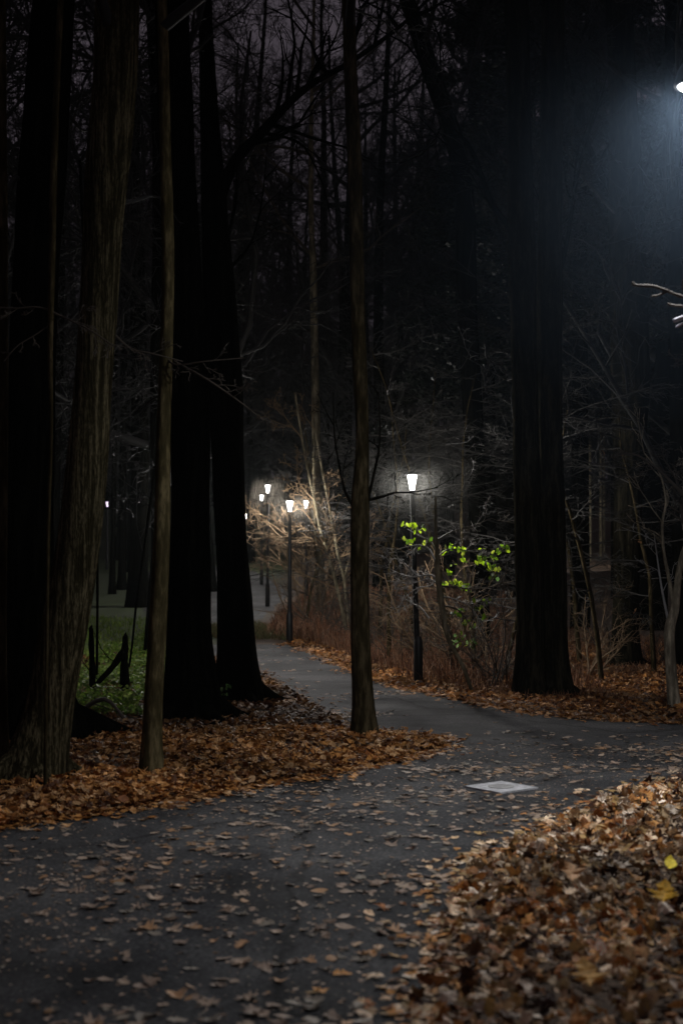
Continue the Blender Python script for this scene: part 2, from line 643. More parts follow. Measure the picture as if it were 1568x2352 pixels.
def pile_litter():
    mb = MB()
    n = 19000
    p = fill(pile_poly, n)
    p = p[(p[:, 1] > 3.2)]
    # distance to edge raises the heap
    dmin = np.min(np.linalg.norm(p[:, None, :] - pe[None, :, :], axis=2), axis=1)
    hz = np.clip(dmin / 0.5, 0, 1) * 0.025 + 0.025 * np.sin(p[:, 0] * 5.1) * np.sin(p[:, 1] * 4.3) * np.clip(dmin, 0, 1)
    keep = rng.random(len(p)) < np.clip(0.35 + dmin / 0.35, 0, 1)
    p, hz = p[keep], hz[keep].clip(0, 1)
    z = 0.004 + hz + rng.random(len(p)) * 0.035
    grp = rng.integers(0, 12, len(p))
    for g in range(12):
        s = grp == g
        scatter(mb, np.column_stack([p[s], z[s]]), leaf_tpl(('oak', 'maple', 'beech')[g % 3], 0.35 + 0.18 * (g // 3), 40 + g), 0.038 + 0.06 * rng.random(s.sum()) ** 1.6, cols_from(PAL_PINK, s.sum(), 0.3) * shade(p[s])[:, None], 0.55)
    edge_leaves(mb, pe[(pe[:, 1] > 4) & (pe[:, 1] < 11)], 1100, 0.15, PAL_PINK, 0.04, 0.085)
    o = mb.build('leaf_litter', M['leaf'], smooth=False)
    o['kind'] = 'stuff'
    tag(o, 'deep heap of curled brown leaves filling the lower right corner beside the path', 'fallen leaves')


pile_litter()
# far right strip, beyond the path
strip = np.vstack([fe[fe[:, 0] > -1.2], [8.0, 14.0], [8.0, 26.0], [-0.9, 30.0]])
strip[:, 1] -= 0.15
o = litter('leaf_litter', strip, 24000, PAL_ORANGE, 0.045, 0.09, kinds=('oak', 'far'), heap=0.05, k=0.9, edge=fe[(fe[:, 0] > -1.2) & (fe[:, 0] < 6)], en=2200)
tag(o, 'brown leaf litter under the trees on the far side of the path', 'fallen leaves')

# leaves lying on the asphalt: the nearest 300 are individuals
tpls = []
for s in range(16):
    kind = ('oak', 'maple', 'beech', 'oak')[s % 4]
    mb = MB()
    v, f = leaf_tpl(kind, 0.12 + 0.09 * (s % 5), 100 + s)
    v = v.copy()
    v[:, 2] -= v[:, 2].min()
    mb.add(v, f, np.tile(PAL_PATH[s % len(PAL_PATH)], (len(v), 1)) * (0.8 + 0.5 * rng.random()))
    me = mb.mesh('fallen_leaf', False)
    me.materials.append(M['leaf'])
    tpls.append(me)


def path_points(n, ylo, yhi):
    out = []
    while len(out) < n:
        if rng.random() < 0.5 and out:
            b_ = out[rng.integers(0, len(out))]
            p = b_ + rng.normal(0, 0.12, 2) * np.array([1.6, 1])
        else:
            y = math.sqrt(rng.uniform(ylo ** 2, yhi ** 2))
            p = np.array([rng.uniform(-0.27 * y, 0.27 * y), y])
        if not (ylo < p[1] < yhi) or abs(p[0]) > 0.27 * p[1]:
            continue
        if inside(pathpoly, p[None])[0] and abs(p[0] - 1.14) + abs(p[1] - 10.15) > 0.22:
            out.append(p)
    return np.array(out)


pp = path_points(300, 4.5, 7.8)
for k, (x, y) in enumerate(pp):
    o = bpy.data.objects.new('fallen_leaf', tpls[k % 16])
    COL.objects.link(o)
    s = rng.uniform(0.045, 0.10)
    o.location = (x, y, 0.006)
    o.rotation_euler = (rng.normal(0, 0.10), rng.normal(0, 0.10), rng.uniform(0, 6.28))
    o.scale = (s, s, s)
    tag(o, 'dry brown fallen leaf lying on the dark asphalt path', 'leaf', 'leaves scattered on the asphalt')
q = np.vstack([path_points(1000, 7.6, 13.2), path_points(350, 13, 26)])
mb = MB()
for g in range(6):
    s = q[g::6]
    scatter(mb, np.column_stack([s, np.full(len(s), 0.006)]), leaf_tpl(('oak', 'beech', 'maple')[g % 3], 0.2, 60 + g), rng.uniform(0.04, 0.09, len(s)), cols_from(PAL_PATH, len(s), k=0.85), 0.08)
o = mb.build('distant_fallen_leaves', M['leaf'], smooth=False)
o['kind'] = 'stuff'
tag(o, 'small pale fallen leaves strewn over the far part of the asphalt path', 'fallen leaves')
q = path_points(5200, 4.5, 12.5)
mb = MB()
scatter(mb, np.column_stack([q, np.full(len(q), 0.006)]), leaf_tpl('far', 0.2, 3), 0.007 + 0.028 * rng.random(len(q)) ** 2, cols_from(PAL_PATH, len(q), 0.4, 0.9), 0.1)
o = mb.build('leaf_crumbs', M['leaf'], smooth=False)
o['kind'] = 'stuff'
tag(o, 'small crumbs of broken leaf and grit on the asphalt', 'leaf debris')

# distinctive yellow leaves on the right pile
for (x, y, s, c, kind, lab) in [
    (1525, 2050, 0.15, (0.62, 0.36, 0.03), 'maple', 'large golden yellow maple leaf standing on the brown leaf heap near the right edge'),
    (1345, 2235, 0.14, (0.52, 0.30, 0.08), 'maple', 'wide ochre leaf lying low on the leaf heap, nearest of the yellow leaves'),
    (1538, 1982, 0.10, (0.70, 0.55, 0.03), 'beech', 'small lemon yellow leaf highest of the yellow leaves on the heap'),
    (1310, 2005, 0.12, (0.46, 0.28, 0.15), 'oak', 'broad tan leaf lying flat in the middle of the leaf heap'),
]:
    g = G(x, y)
    mb = MB()
    v, f = leaf_tpl(kind, 0.45, int(x))
    mb.add(v * s, f, np.tile(c, (len(v), 1)))
    o = mb.build('yellow_leaf' if 'yellow' in lab or 'ochre' in lab else 'tan_leaf', M['leaf'], smooth=False)
    o.location = (g[0] * 0.91, g[1] * 0.91, 0.145)
    o.rotation_euler = (0.5, 0.12, 0.3 * math.sin(x))
    tag(o, lab, 'leaf')

# ------------------------------------------------------------------ utility cover
c = G(1150, 1812)
root = empty('utility_cover', (c[0], c[1], 0.004), 'square pale concrete utility cover set flush in the dark path', 'utility cover')
mb = MB()
mb.box((c[0], c[1], 0.010), (0.37, 0.37, 0.012), math.radians(38))
part(mb, 'concrete_frame', M['concrete'], root, False)
mb = MB()
a = np.linspace(0, 2 * math.pi, 24, endpoint=False)
ring = lambda r, z: np.stack([c[0] + r * np.cos(a), c[1] + r * np.sin(a), np.full(24, z)], -1)
vv = np.vstack([ring(0.095, 0.012), ring(0.095, 0.019), ring(0.07, 0.019), ring(0.064, 0.0168), ring(0.02, 0.0168)])
ff = [[k * 24 + t, k * 24 + (t + 1) % 24, (k + 1) * 24 + (t + 1) % 24, (k + 1) * 24 + t] for k in range(4) for t in range(24)]
ff += [[96 + t, 96 + t + 1, 96 + 23 - t - 1, 96 + 23 - t] for t in range(0, 11)]
mb.add(vv, ff)
part(mb, 'round_lid', M['cover'], root, False)

# ------------------------------------------------------------------ branch growth
UP = np.array([0, 0, 1.0])


def unit(v):
    return v / (np.linalg.norm(v) + 1e-9)


def perp_rot(d, ang, r):
    a = unit(np.cross(d, r.normal(size=3)))
    return unit(d * math.cos(ang) + a * math.sin(ang))


def grow(mb, r, p, d, L, rad, lvl, cfg):
    seg = cfg['seg'][lvl]
    pts = [p]
    for k in range(seg):
        d = unit(d + r.normal(size=3) * cfg['wob'][lvl] + UP * cfg['lift'][lvl])
        p = p + d * L / seg
        pts.append(p)
    pts = np.array(pts)
    t = np.linspace(0, 1, seg + 1)
    rr = np.maximum(rad * (1 - 0.78 * t), cfg.get('rmin', 0.004))
    mb.tube(pts, rr, 7 if rad > 0.06 else (5 if rad > 0.02 else 3))
    if lvl + 1 < len(cfg['seg']):
        n = cfg['n'][lvl]
        for k in range(n):
            tt = (k + r.random()) / n * 0.85 + 0.15
            x = tt * seg
            a = min(int(x), seg - 1)
            q = pts[a] + (pts[a + 1] - pts[a]) * (x - a)
            dd = unit(pts[a + 1] - pts[a])
            cd = perp_rot(dd, r.uniform(*cfg['ang']), r)
            if cfg.get('flat'):
                cd[2] *= cfg['flat']
                cd = unit(cd)
            cl = L * cfg['ratio'] * r.uniform(0.6, 1.15) * (1.15 - 0.6 * tt)
            grow(mb, r, q, cd, cl, rr[a] * 0.55, lvl + 1, cfg)


CROWN = dict(seg=[7, 5, 4, 3], wob=[0.16, 0.22, 0.26, 0.3], lift=[0.06, 0.05, 0.03, 0.0], n=[9, 7, 6], ang=(0.45, 1.15), ratio=0.55, rmin=0.0055)


def line_at(pts, t):
    x = t * (len(pts) - 1)
    a = min(int(x), len(pts) - 2)
    return pts[a] + (pts[a + 1] - pts[a]) * (x - a)


def wood_tree_parts(seed, H, r0, first, nl, spread=0.32, cfg=CROWN, steep=(0.35, 1.0)):
    r = np.random.default_rng(seed)
    n = 12
    p = np.zeros(3)
    d = unit(np.array([r.normal() * 0.03, r.normal() * 0.03, 1]))
    pts = [p - np.array([0, 0, 0.3])]
    for k in range(n):
        d = unit(d + r.normal(size=3) * 0.035 + UP * 0.03)
        p = p + d * H / n
        pts.append(p)
    pts = np.array(pts)
    t = np.linspace(0, 1, n + 1)
    rad = r0 * (1 - 0.85 * t) + 0.01
    rad[0] = r0 * 1.5
    tr = MB()
    tr.tube(pts, rad, 9)
    cr = MB()
    for k in range(nl):
        tt = first + (1 - first) * (k + r.random()) / nl
        q = line_at(pts, tt)
        a = r.uniform(0, 6.283)
        s = r.uniform(*steep)
        d = unit(np.array([math.cos(a), math.sin(a), s]))
        L = H * spread * (1.15 - 0.8 * tt) * r.uniform(0.7, 1.2)
        grow(cr, r, q, d, L, r0 * (1 - 0.8 * tt) * 0.42, 0, cfg)
    return tr, cr


# ------------------------------------------------------------------ the trunks one can tell apart
def near_tree(name, line, depth, label, matn='bark_black', top=15.0, limbs=8, first=0.5, seed=1, flare=1.35, ddepth=0.0, extra=None, ridges=0.03, twigmat='twig_dark', roots=0):
    """line: (x, y, width) measured along the trunk, foot first; continues upward out of the frame"""
    base = P(line[0][0], line[0][1], depth)
    base[2] = ter(depth)
    root = empty(name, base, label, 'tree')
    pts, rad = [], []
    for k, (x, y, wd) in enumerate(line):
        dd = depth + ddepth * (line[0][1] - y) / 1000.0
        q = P(x, y, dd)
        pts.append(q)
        rad.append(wd / 2 * dd / F)
    pts = np.array(pts)
    pts[0][2] = base[2] - 0.05
    # continue upwards
    d = unit(pts[-1] - pts[-2])
    r = np.random.default_rng(seed)
    while pts[-1][2] < top:
        d = unit(d + r.normal(size=3) * 0.03 + UP * 0.06)
        pts = np.vstack([pts, pts[-1] + d * 1.2])
        rad.append(max(rad[-1] * 0.88, 0.02))
    rad = np.array(rad)
    sp = smooth_poly(np.column_stack([pts, rad]), 5)
    P3, R = sp[:, :3], np.maximum(sp[:, 3], 0.01)
    h = P3[:, 2] - P3[0, 2]
    R = R * (1 + (flare - 1) * np.exp(-h / (R[0] * 1.2 + 0.12)))
    mb = MB()
    # slow waviness of the outline
    R = R * (1 + 0.035 * np.sin(h * 2.1 + seed) + 0.02 * np.sin(h * 5.3 + seed * 2))
    mb.tube(P3, R, 22, ridges=ridges)
    for k in range(roots):
        a = k * 6.283 / roots + 0.4 * r.random()
        e = P3[0] + np.array([math.cos(a), math.sin(a), 0]) * R[0] * 1.75
        pr = np.array([P3[0] * 0.75 + e * 0.25 + UP * R[0] * r.uniform(0.5, 0.9), P3[0] * 0.35 + e * 0.65 + UP * R[0] * 0.25, e + UP * 0.02, e + unit(e - P3[0]) * r.uniform(0.15, 0.3) - UP * 0.08])
        mb.tube(smooth_poly(pr, 4), np.linspace(R[0] * 0.30, 0.02, 13), 8, ridges=0.1)
    part(mb, 'trunk', M[matn], root)
    cr = MB()
    cfg = dict(CROWN)
    cfg['n'] = [6, 5, 4]
    for k in range(limbs):
        tt = first + (1 - first) * (k + r.random()) / limbs
        q = line_at(P3, tt)
        a = r.uniform(0, 6.283)
        dd = unit(np.array([math.cos(a), math.sin(a), r.uniform(0.3, 1.2)]))
        grow(cr, r, q, dd, top * 0.28 * r.uniform(0.7, 1.2), min(0.05, R[0] * 0.45), 0, cfg)
    if limbs:
        part(cr, 'crown', M[twigmat], root)
    if extra:
        for k, (nm, br, wd, mt, tw) in enumerate(extra):
            e = MB()
            q = np.array([P(x, y, depth + dz) for x, y, dz in br])
            q = smooth_poly(q, 5)
            e.tube(q, np.linspace(wd / 2 * depth / F, max(wd * 0.12 * depth / F, 0.004), len(q)), 6)
            rr = np.random.default_rng(seed * 10 + k)
            cf = dict(seg=[4, 3, 3], wob=[0.22, 0.25, 0.25], lift=[0.02, 0, 0], n=[4, 3], ang=(0.4, 0.9), ratio=0.5, rmin=0.003)
            Lb = np.linalg.norm(q[-1] - q[0])
            for z in range(tw):
                t_ = (z + rr.random()) / tw * 0.8 + 0.2
                s_ = line_at(q, t_)
                dd = perp_rot(unit(q[-1] - q[0]), rr.uniform(0.4, 0.9), rr)
                grow(e, rr, s_, dd, Lb * 0.35 * rr.uniform(0.5, 1.2), wd * 0.2 * depth / F, 0, cf)
            part(e, nm, M[mt], root)
    return root


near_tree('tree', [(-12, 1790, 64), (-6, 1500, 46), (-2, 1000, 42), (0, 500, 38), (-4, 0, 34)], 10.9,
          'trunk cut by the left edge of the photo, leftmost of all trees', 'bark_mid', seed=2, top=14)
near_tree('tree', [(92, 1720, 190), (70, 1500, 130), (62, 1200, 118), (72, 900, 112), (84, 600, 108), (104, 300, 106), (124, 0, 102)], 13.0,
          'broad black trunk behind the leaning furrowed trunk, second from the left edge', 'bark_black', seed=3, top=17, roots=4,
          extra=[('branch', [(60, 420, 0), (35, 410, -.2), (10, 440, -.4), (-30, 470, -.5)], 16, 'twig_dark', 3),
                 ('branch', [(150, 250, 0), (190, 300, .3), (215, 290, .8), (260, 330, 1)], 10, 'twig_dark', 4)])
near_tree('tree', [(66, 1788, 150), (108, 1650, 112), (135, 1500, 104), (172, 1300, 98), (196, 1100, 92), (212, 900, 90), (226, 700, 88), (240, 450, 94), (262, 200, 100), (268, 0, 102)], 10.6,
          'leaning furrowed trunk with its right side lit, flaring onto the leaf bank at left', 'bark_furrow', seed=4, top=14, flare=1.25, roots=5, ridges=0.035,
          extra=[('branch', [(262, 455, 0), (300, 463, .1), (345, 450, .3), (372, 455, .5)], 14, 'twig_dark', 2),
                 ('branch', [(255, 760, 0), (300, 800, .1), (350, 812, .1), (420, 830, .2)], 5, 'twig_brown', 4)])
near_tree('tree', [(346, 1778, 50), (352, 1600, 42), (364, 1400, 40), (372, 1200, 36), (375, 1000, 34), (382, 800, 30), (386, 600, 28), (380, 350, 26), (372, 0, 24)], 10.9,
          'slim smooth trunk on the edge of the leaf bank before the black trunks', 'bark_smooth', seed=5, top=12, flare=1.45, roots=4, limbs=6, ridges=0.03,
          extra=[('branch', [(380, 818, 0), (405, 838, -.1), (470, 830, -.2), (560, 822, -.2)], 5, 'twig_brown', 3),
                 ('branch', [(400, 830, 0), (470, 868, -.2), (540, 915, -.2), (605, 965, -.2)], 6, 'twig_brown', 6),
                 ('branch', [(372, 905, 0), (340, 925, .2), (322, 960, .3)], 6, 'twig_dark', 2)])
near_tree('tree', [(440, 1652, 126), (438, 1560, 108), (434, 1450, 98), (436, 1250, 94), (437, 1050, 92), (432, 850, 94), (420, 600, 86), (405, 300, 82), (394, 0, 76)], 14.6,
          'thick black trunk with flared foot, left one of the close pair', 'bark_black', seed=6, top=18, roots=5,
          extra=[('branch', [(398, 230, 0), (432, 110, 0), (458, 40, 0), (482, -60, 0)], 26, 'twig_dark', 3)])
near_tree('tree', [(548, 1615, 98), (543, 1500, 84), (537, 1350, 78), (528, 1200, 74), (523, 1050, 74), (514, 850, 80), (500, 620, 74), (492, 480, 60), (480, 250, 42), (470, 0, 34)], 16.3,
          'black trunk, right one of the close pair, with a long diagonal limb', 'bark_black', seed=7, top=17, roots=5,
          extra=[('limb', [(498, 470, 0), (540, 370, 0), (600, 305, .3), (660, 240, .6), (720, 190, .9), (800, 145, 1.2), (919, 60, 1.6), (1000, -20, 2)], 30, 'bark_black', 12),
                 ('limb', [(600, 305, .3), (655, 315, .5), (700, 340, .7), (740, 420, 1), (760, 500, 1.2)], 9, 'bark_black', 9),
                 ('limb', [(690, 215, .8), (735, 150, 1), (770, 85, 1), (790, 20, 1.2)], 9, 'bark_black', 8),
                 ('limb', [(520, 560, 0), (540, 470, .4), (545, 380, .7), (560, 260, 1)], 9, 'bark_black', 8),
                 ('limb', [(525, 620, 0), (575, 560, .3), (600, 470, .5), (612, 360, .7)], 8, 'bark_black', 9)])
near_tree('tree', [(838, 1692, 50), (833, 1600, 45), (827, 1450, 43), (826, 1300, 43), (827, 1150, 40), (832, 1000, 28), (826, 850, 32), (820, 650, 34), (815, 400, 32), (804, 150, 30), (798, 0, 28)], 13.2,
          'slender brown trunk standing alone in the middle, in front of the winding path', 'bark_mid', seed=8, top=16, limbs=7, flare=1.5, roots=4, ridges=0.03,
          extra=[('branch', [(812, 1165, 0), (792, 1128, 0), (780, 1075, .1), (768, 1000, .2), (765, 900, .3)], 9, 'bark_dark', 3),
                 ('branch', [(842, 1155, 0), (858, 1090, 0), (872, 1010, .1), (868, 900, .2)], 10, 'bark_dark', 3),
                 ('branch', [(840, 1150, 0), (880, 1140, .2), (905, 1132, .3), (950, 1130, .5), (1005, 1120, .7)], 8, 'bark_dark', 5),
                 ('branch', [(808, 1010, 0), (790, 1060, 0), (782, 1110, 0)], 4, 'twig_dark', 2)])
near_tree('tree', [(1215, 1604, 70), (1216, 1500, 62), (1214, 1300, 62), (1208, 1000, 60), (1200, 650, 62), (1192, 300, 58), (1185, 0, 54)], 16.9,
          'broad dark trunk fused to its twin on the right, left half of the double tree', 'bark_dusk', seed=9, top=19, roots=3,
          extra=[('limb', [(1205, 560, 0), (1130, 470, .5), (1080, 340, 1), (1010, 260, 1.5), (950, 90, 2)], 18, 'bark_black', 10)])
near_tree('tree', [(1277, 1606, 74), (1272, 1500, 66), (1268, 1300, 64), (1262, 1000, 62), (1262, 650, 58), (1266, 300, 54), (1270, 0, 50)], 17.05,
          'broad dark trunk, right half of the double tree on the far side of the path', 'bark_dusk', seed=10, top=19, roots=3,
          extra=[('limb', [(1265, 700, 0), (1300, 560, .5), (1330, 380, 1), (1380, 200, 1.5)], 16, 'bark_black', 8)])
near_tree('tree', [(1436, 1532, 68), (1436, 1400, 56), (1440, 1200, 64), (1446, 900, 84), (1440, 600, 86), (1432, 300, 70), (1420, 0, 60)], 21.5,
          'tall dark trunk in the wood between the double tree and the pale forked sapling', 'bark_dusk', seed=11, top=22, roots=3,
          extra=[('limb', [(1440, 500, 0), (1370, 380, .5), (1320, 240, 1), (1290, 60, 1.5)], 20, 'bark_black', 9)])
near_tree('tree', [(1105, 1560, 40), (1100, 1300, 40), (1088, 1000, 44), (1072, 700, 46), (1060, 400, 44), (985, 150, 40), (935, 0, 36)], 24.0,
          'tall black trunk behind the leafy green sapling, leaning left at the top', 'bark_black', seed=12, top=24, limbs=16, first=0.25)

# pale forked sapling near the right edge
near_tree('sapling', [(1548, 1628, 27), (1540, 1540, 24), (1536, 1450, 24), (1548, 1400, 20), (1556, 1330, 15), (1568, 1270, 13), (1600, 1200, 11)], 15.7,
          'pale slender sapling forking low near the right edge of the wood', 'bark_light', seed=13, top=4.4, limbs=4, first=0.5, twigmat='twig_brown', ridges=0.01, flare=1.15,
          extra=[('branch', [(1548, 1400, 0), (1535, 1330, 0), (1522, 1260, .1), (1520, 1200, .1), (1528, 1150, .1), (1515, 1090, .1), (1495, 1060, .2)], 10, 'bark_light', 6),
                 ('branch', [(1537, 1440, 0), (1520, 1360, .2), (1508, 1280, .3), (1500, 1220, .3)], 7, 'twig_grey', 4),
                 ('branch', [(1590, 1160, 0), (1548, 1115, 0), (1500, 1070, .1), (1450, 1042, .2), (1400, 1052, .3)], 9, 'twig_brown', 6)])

# tree outside the frame on the right whose branch tips reach in under the big lamp
root = empty('tree', (3.6, 8.3, 0), 'tree beyond the right edge whose pale branch tips reach in below the tall lamp', 'tree')
mb = MB()
tp = np.array([(3.62, 8.3, -0.1), (3.58, 8.3, 1.5), (3.52, 8.28, 2.8), (3.6, 8.25, 5.0), (3.7, 8.2, 8)])
mb.tube(smooth_poly(tp, 4), np.linspace(0.14, 0.04, 17), 14, ridges=0.03)
part(mb, 'trunk', M['bark_mid'], root)
D0 = 7.9
for br, wd, mt in [
    ([(1451, 647), (1458, 655), (1500, 658), (1530, 668), (1568, 682), (1650, 700), (1800, 760), (2160, 900)], 7, 'branch_tip'),
    ([(1494, 681), (1512, 678), (1535, 666)], 5, 'branch_tip'),
    ([(1532, 697), (1540, 701), (1568, 704), (1640, 712)], 6, 'branch_tip'),
    ([(1568, 640), (1567, 655), (1568, 668), (1575, 684)], 4, 'branch_tip'),
]:
    mb = MB()
    q = smooth_poly(np.array([P(x, y, D0 + 0.0006 * max(0, x - 1568)) for x, y in br]), 5)
    rr = np.full(len(q), wd / 2 * D0 / F)
    rr[0] *= 0.35
    rr *= 1 + 0.12 * rng.normal(size=len(q)).clip(-1, 1)
    mb.tube(q, rr, 7)
    if 'branch_tip' not in M:
        M['branch_tip'] = flat('branch_bark', (0.085, 0.055, 0.032), 0.8, 0, 0.4, 60)
    part(mb, 'branch', M['branch_tip'], root)
mb = MB()
for br, wd in [([(1545, 738), (1556, 733), (1572, 728), (1620, 715), (1700, 705)], 10), ([(1551, 752), (1562, 746), (1580, 738), (1610, 728)], 6)]:
    q = smooth_poly(np.array([P(x, y, D0) for x, y in br]), 4)
    rr = np.full(len(q), wd / 2 * D0 / F)
    rr[0] *= 0.3
    mb.tube(q, rr, 6)
M['overlit_wood'] = flat('overlit_wood', (0.55, 0.52, 0.58), 0.6)  # pale colour stands in for overexposed lamp glare on the branch tips
part(mb, 'overlit_branch', M['overlit_wood'], root)

# ------------------------------------------------------------------ thin sapling in front of the left trunks
root_l = near_tree('sapling', [(104, 1790, 9), (108, 1500, 8), (112, 1200, 8), (118, 1000, 8), (116, 800, 12), (120, 600, 16), (124, 400, 16)], 9.9,
          'very thin sapling standing before the broad black trunk at left', 'bark_mid', seed=21, top=6.5, limbs=0, flare=1.0, ridges=0.0,
          extra=[('branch', [(118, 712, 0), (80, 705, 0), (40, 708, 0), (0, 706, 0)], 5, 'twig_brown', 5),
                 ('branch', [(118, 715, 0), (160, 735, 0), (210, 760, -.1), (262, 795, -.1)], 5, 'twig_brown', 6),
                 ('branch', [(118, 745, 0), (80, 770, 0), (40, 795, 0), (10, 830, 0)], 3, 'twig_brown', 3)])

# ------------------------------------------------------------------ sapling carrying green leaves, and its leaf sprays
SD = 17.4
near_tree('leafy_sapling', [(1088, 1592, 9), (1062, 1530, 9), (1028, 1465, 10), (1016, 1400, 14), (1006, 1330, 13), (1003, 1270, 9), (1000, 1200, 7), (1000, 1140, 5)], SD,
          'leaning young tree still holding bright green leaves beside the nearest path lamp', 'bark_pale', seed=31, top=2.3, limbs=0, flare=1.0, ridges=0.0,
          extra=[('branch', [(1006, 1330, 0), (985, 1320, .1), (950, 1325, .2), (925, 1320, .3), (897, 1308, .4)], 5, 'twig_grey', 9),
                 ('branch', [(960, 1325, .2), (935, 1300, .3), (915, 1285, .4), (893, 1282, .5)], 4, 'twig_grey', 8),
                 ('branch', [(1000, 1290, 0), (985, 1262, .2), (960, 1252, .3), (925, 1258, .4), (908, 1264, .4)], 5, 'twig_grey', 6),
                 ('branch', [(1003, 1275, 0), (990, 1245, .2), (965, 1232, .3), (935, 1215, .5)], 4, 'twig_grey', 5),
                 ('branch', [(1004, 1280, 0), (1030, 1262, .1), (1075, 1265, .2), (1120, 1280, .2), (1165, 1260, .2)], 4, 'twig_brown', 9),
                 ('branch', [(1008, 1345, 0), (1050, 1350, .1), (1090, 1352, .1), (1150, 1345, .1), (1190, 1338, .1)], 5, 'twig_brown', 8),
                 ('branch', [(1014, 1390, 0), (1050, 1400, .1), (1075, 1430, .1), (1095, 1470, .1)], 5, 'twig_brown', 6),
                 ('branch', [(1003, 1240, 0), (1040, 1220, .2), (1090, 1205, .3), (1130, 1190, .4)], 4, 'twig_brown', 7),
                 ('branch', [(1120, 1595, .3), (1135, 1540, .3), (1120, 1480, .3), (1090, 1420, .2), (1075, 1360, .2)], 5, 'twig_brown', 9),
                 ('branch', [(1130, 1595, .3), (1150, 1520, .3), (1160, 1440, .3), (1150, 1370, .2), (1165, 1290, .2)], 5, 'twig_brown', 10),
                 ('branch', [(1012, 1370, 0), (1040, 1375, .1), (1080, 1395, .2), (1110, 1440, .2)], 4, 'twig_grey', 8),
                 ('branch', [(1006, 1320, 0), (990, 1345, .2), (960, 1350, .3), (930, 1372, .4), (915, 1395, .5)], 4, 'twig_grey', 8),
                 ('branch', [(985, 1420, .3), (965, 1395, .4), (945, 1385, .5), (925, 1372, .5)], 4, 'twig_grey', 6),
                 ('branch', [(1007, 1345, 0), (985, 1330, .1), (955, 1338, .2), (930, 1340, .3), (912, 1328, .4)], 4, 'twig_grey', 9)])
root_s = bpy.data.objects.get('leafy_sapling')


def greenspray(root, spots, depth, pal, size, name='foliage', ddz=0.12):
    mb = MB()
    tp = [leaf_tpl('beech', 0.25, 200 + k) for k in range(4)]
    for (x, y, rx, ry, n) in spots:
        xs_ = x + rng.normal(0, rx / 1.6, n)
        ys_ = y + rng.normal(0, ry / 1.6, n)
        pts = np.array([P(a, c, depth + rng.uniform(-ddz, ddz) + 0.2) for a, c in zip(xs_, ys_)])
        scatter(mb, pts, tp[rng.integers(0, 4)], rng.uniform(size * .65, size * 1.15, n), cols_from(pal, n), 0.45, up=0.9)
    return part(mb, name, M['green'], root, False)


PAL_G = 0.85 * np.array([(0.22, 0.40, 0.012), (0.30, 0.46, 0.02), (0.12, 0.25, 0.01), (0.36, 0.46, 0.05), (0.06, 0.13, 0.01), (0.20, 0.34, 0.02)])
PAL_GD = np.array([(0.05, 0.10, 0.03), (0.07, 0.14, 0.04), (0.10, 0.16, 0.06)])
greenspray(root_s, [(930, 1213, 8, 4, 5), (946, 1212, 8, 4, 5), (958, 1222, 6, 6, 4), (970, 1220, 6, 7, 4), (930, 1240, 7, 4, 5), (943, 1249, 9, 4, 5), (962, 1262, 3, 7, 3), (972, 1250, 5, 3, 3),
                    (1020, 1268, 7, 5, 5), (1038, 1260, 6, 5, 4), (1052, 1266, 5, 5, 4), (1064, 1270, 6, 10, 9), (1066, 1286, 4, 6, 5), (1104, 1290, 12, 9, 16), (1124, 1280, 12, 6, 9), (1143, 1272, 9, 5, 7),
                    (1160, 1260, 6, 5, 5), (1166, 1268, 5, 4, 3), (1122, 1302, 16, 6, 8), (1135, 1312, 12, 5, 5), (1018, 1343, 9, 2.5, 6), (1036, 1341, 9, 3, 6), (1048, 1338, 5, 3, 4), (1030, 1318, 7, 3, 4),
                    (1058, 1346, 8, 6, 9), (1070, 1354, 7, 6, 8), (1078, 1348, 4, 4, 3), (1040, 1300, 10, 3, 2), (1100, 1262, 14, 4, 3), (985, 1246, 8, 4, 2)], SD, PAL_G, 0.075)
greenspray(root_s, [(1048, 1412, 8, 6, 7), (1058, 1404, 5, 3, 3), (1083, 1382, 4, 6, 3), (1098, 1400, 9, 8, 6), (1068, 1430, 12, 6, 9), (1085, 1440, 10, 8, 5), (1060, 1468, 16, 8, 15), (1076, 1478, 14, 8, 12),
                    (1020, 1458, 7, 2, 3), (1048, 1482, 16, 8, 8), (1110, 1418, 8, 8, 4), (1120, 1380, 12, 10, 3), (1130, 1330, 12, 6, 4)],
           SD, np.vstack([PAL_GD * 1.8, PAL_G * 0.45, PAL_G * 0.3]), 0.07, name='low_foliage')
rt = [o for o in bpy.data.objects if o.get('label', '').startswith('pale slender sapling')][0]
for sp_1 in ((1385, 1043), (1465, 1240), (1468, 1248), (1458, 1408)):
    greenspray(rt, [(*sp_1, 0.1, 0.1, 1)], 15.7, np.array([(0.42, 0.24, 0.12), (0.34, 0.18, 0.09)]), 0.09, name='dead_leaf')
sd_ = empty('seedling', (*G(518, 1622)[:2], 0), 'tiny green seedling at the foot of the right black trunk of the pair', 'plant')
mb = MB()
g_ = G(518, 1622)
mb.tube(np.array([g_, P(520, 1605, g_[1]), P(517, 1582, g_[1])]), [0.004, 0.003, 0.002], 5)
part(mb, 'stem', M['twig_brown'], sd_)
greenspray(sd_, [(512, 1588, 7, 4, 7), (526, 1582, 6, 4, 6), (517, 1600, 7, 3, 5)], g_[1] - 0.2, PAL_GD * 1.5, 0.06, ddz=0.05)

# ------------------------------------------------------------------ lamps
LAMPC = (1.0, 0.96, 0.92)
M['lantern'] = emis('lit_lantern', LAMPC, 1250)
M['lantern_far'] = emis('lit_lantern_far', LAMPC, 1300)
M['lantern_violet'] = emis('lit_lantern_violet', (0.92, 0.72, 1.0), 1.6)
M['lens'] = emis('lit_lens', (0.93, 0.97, 1.0), 1150)


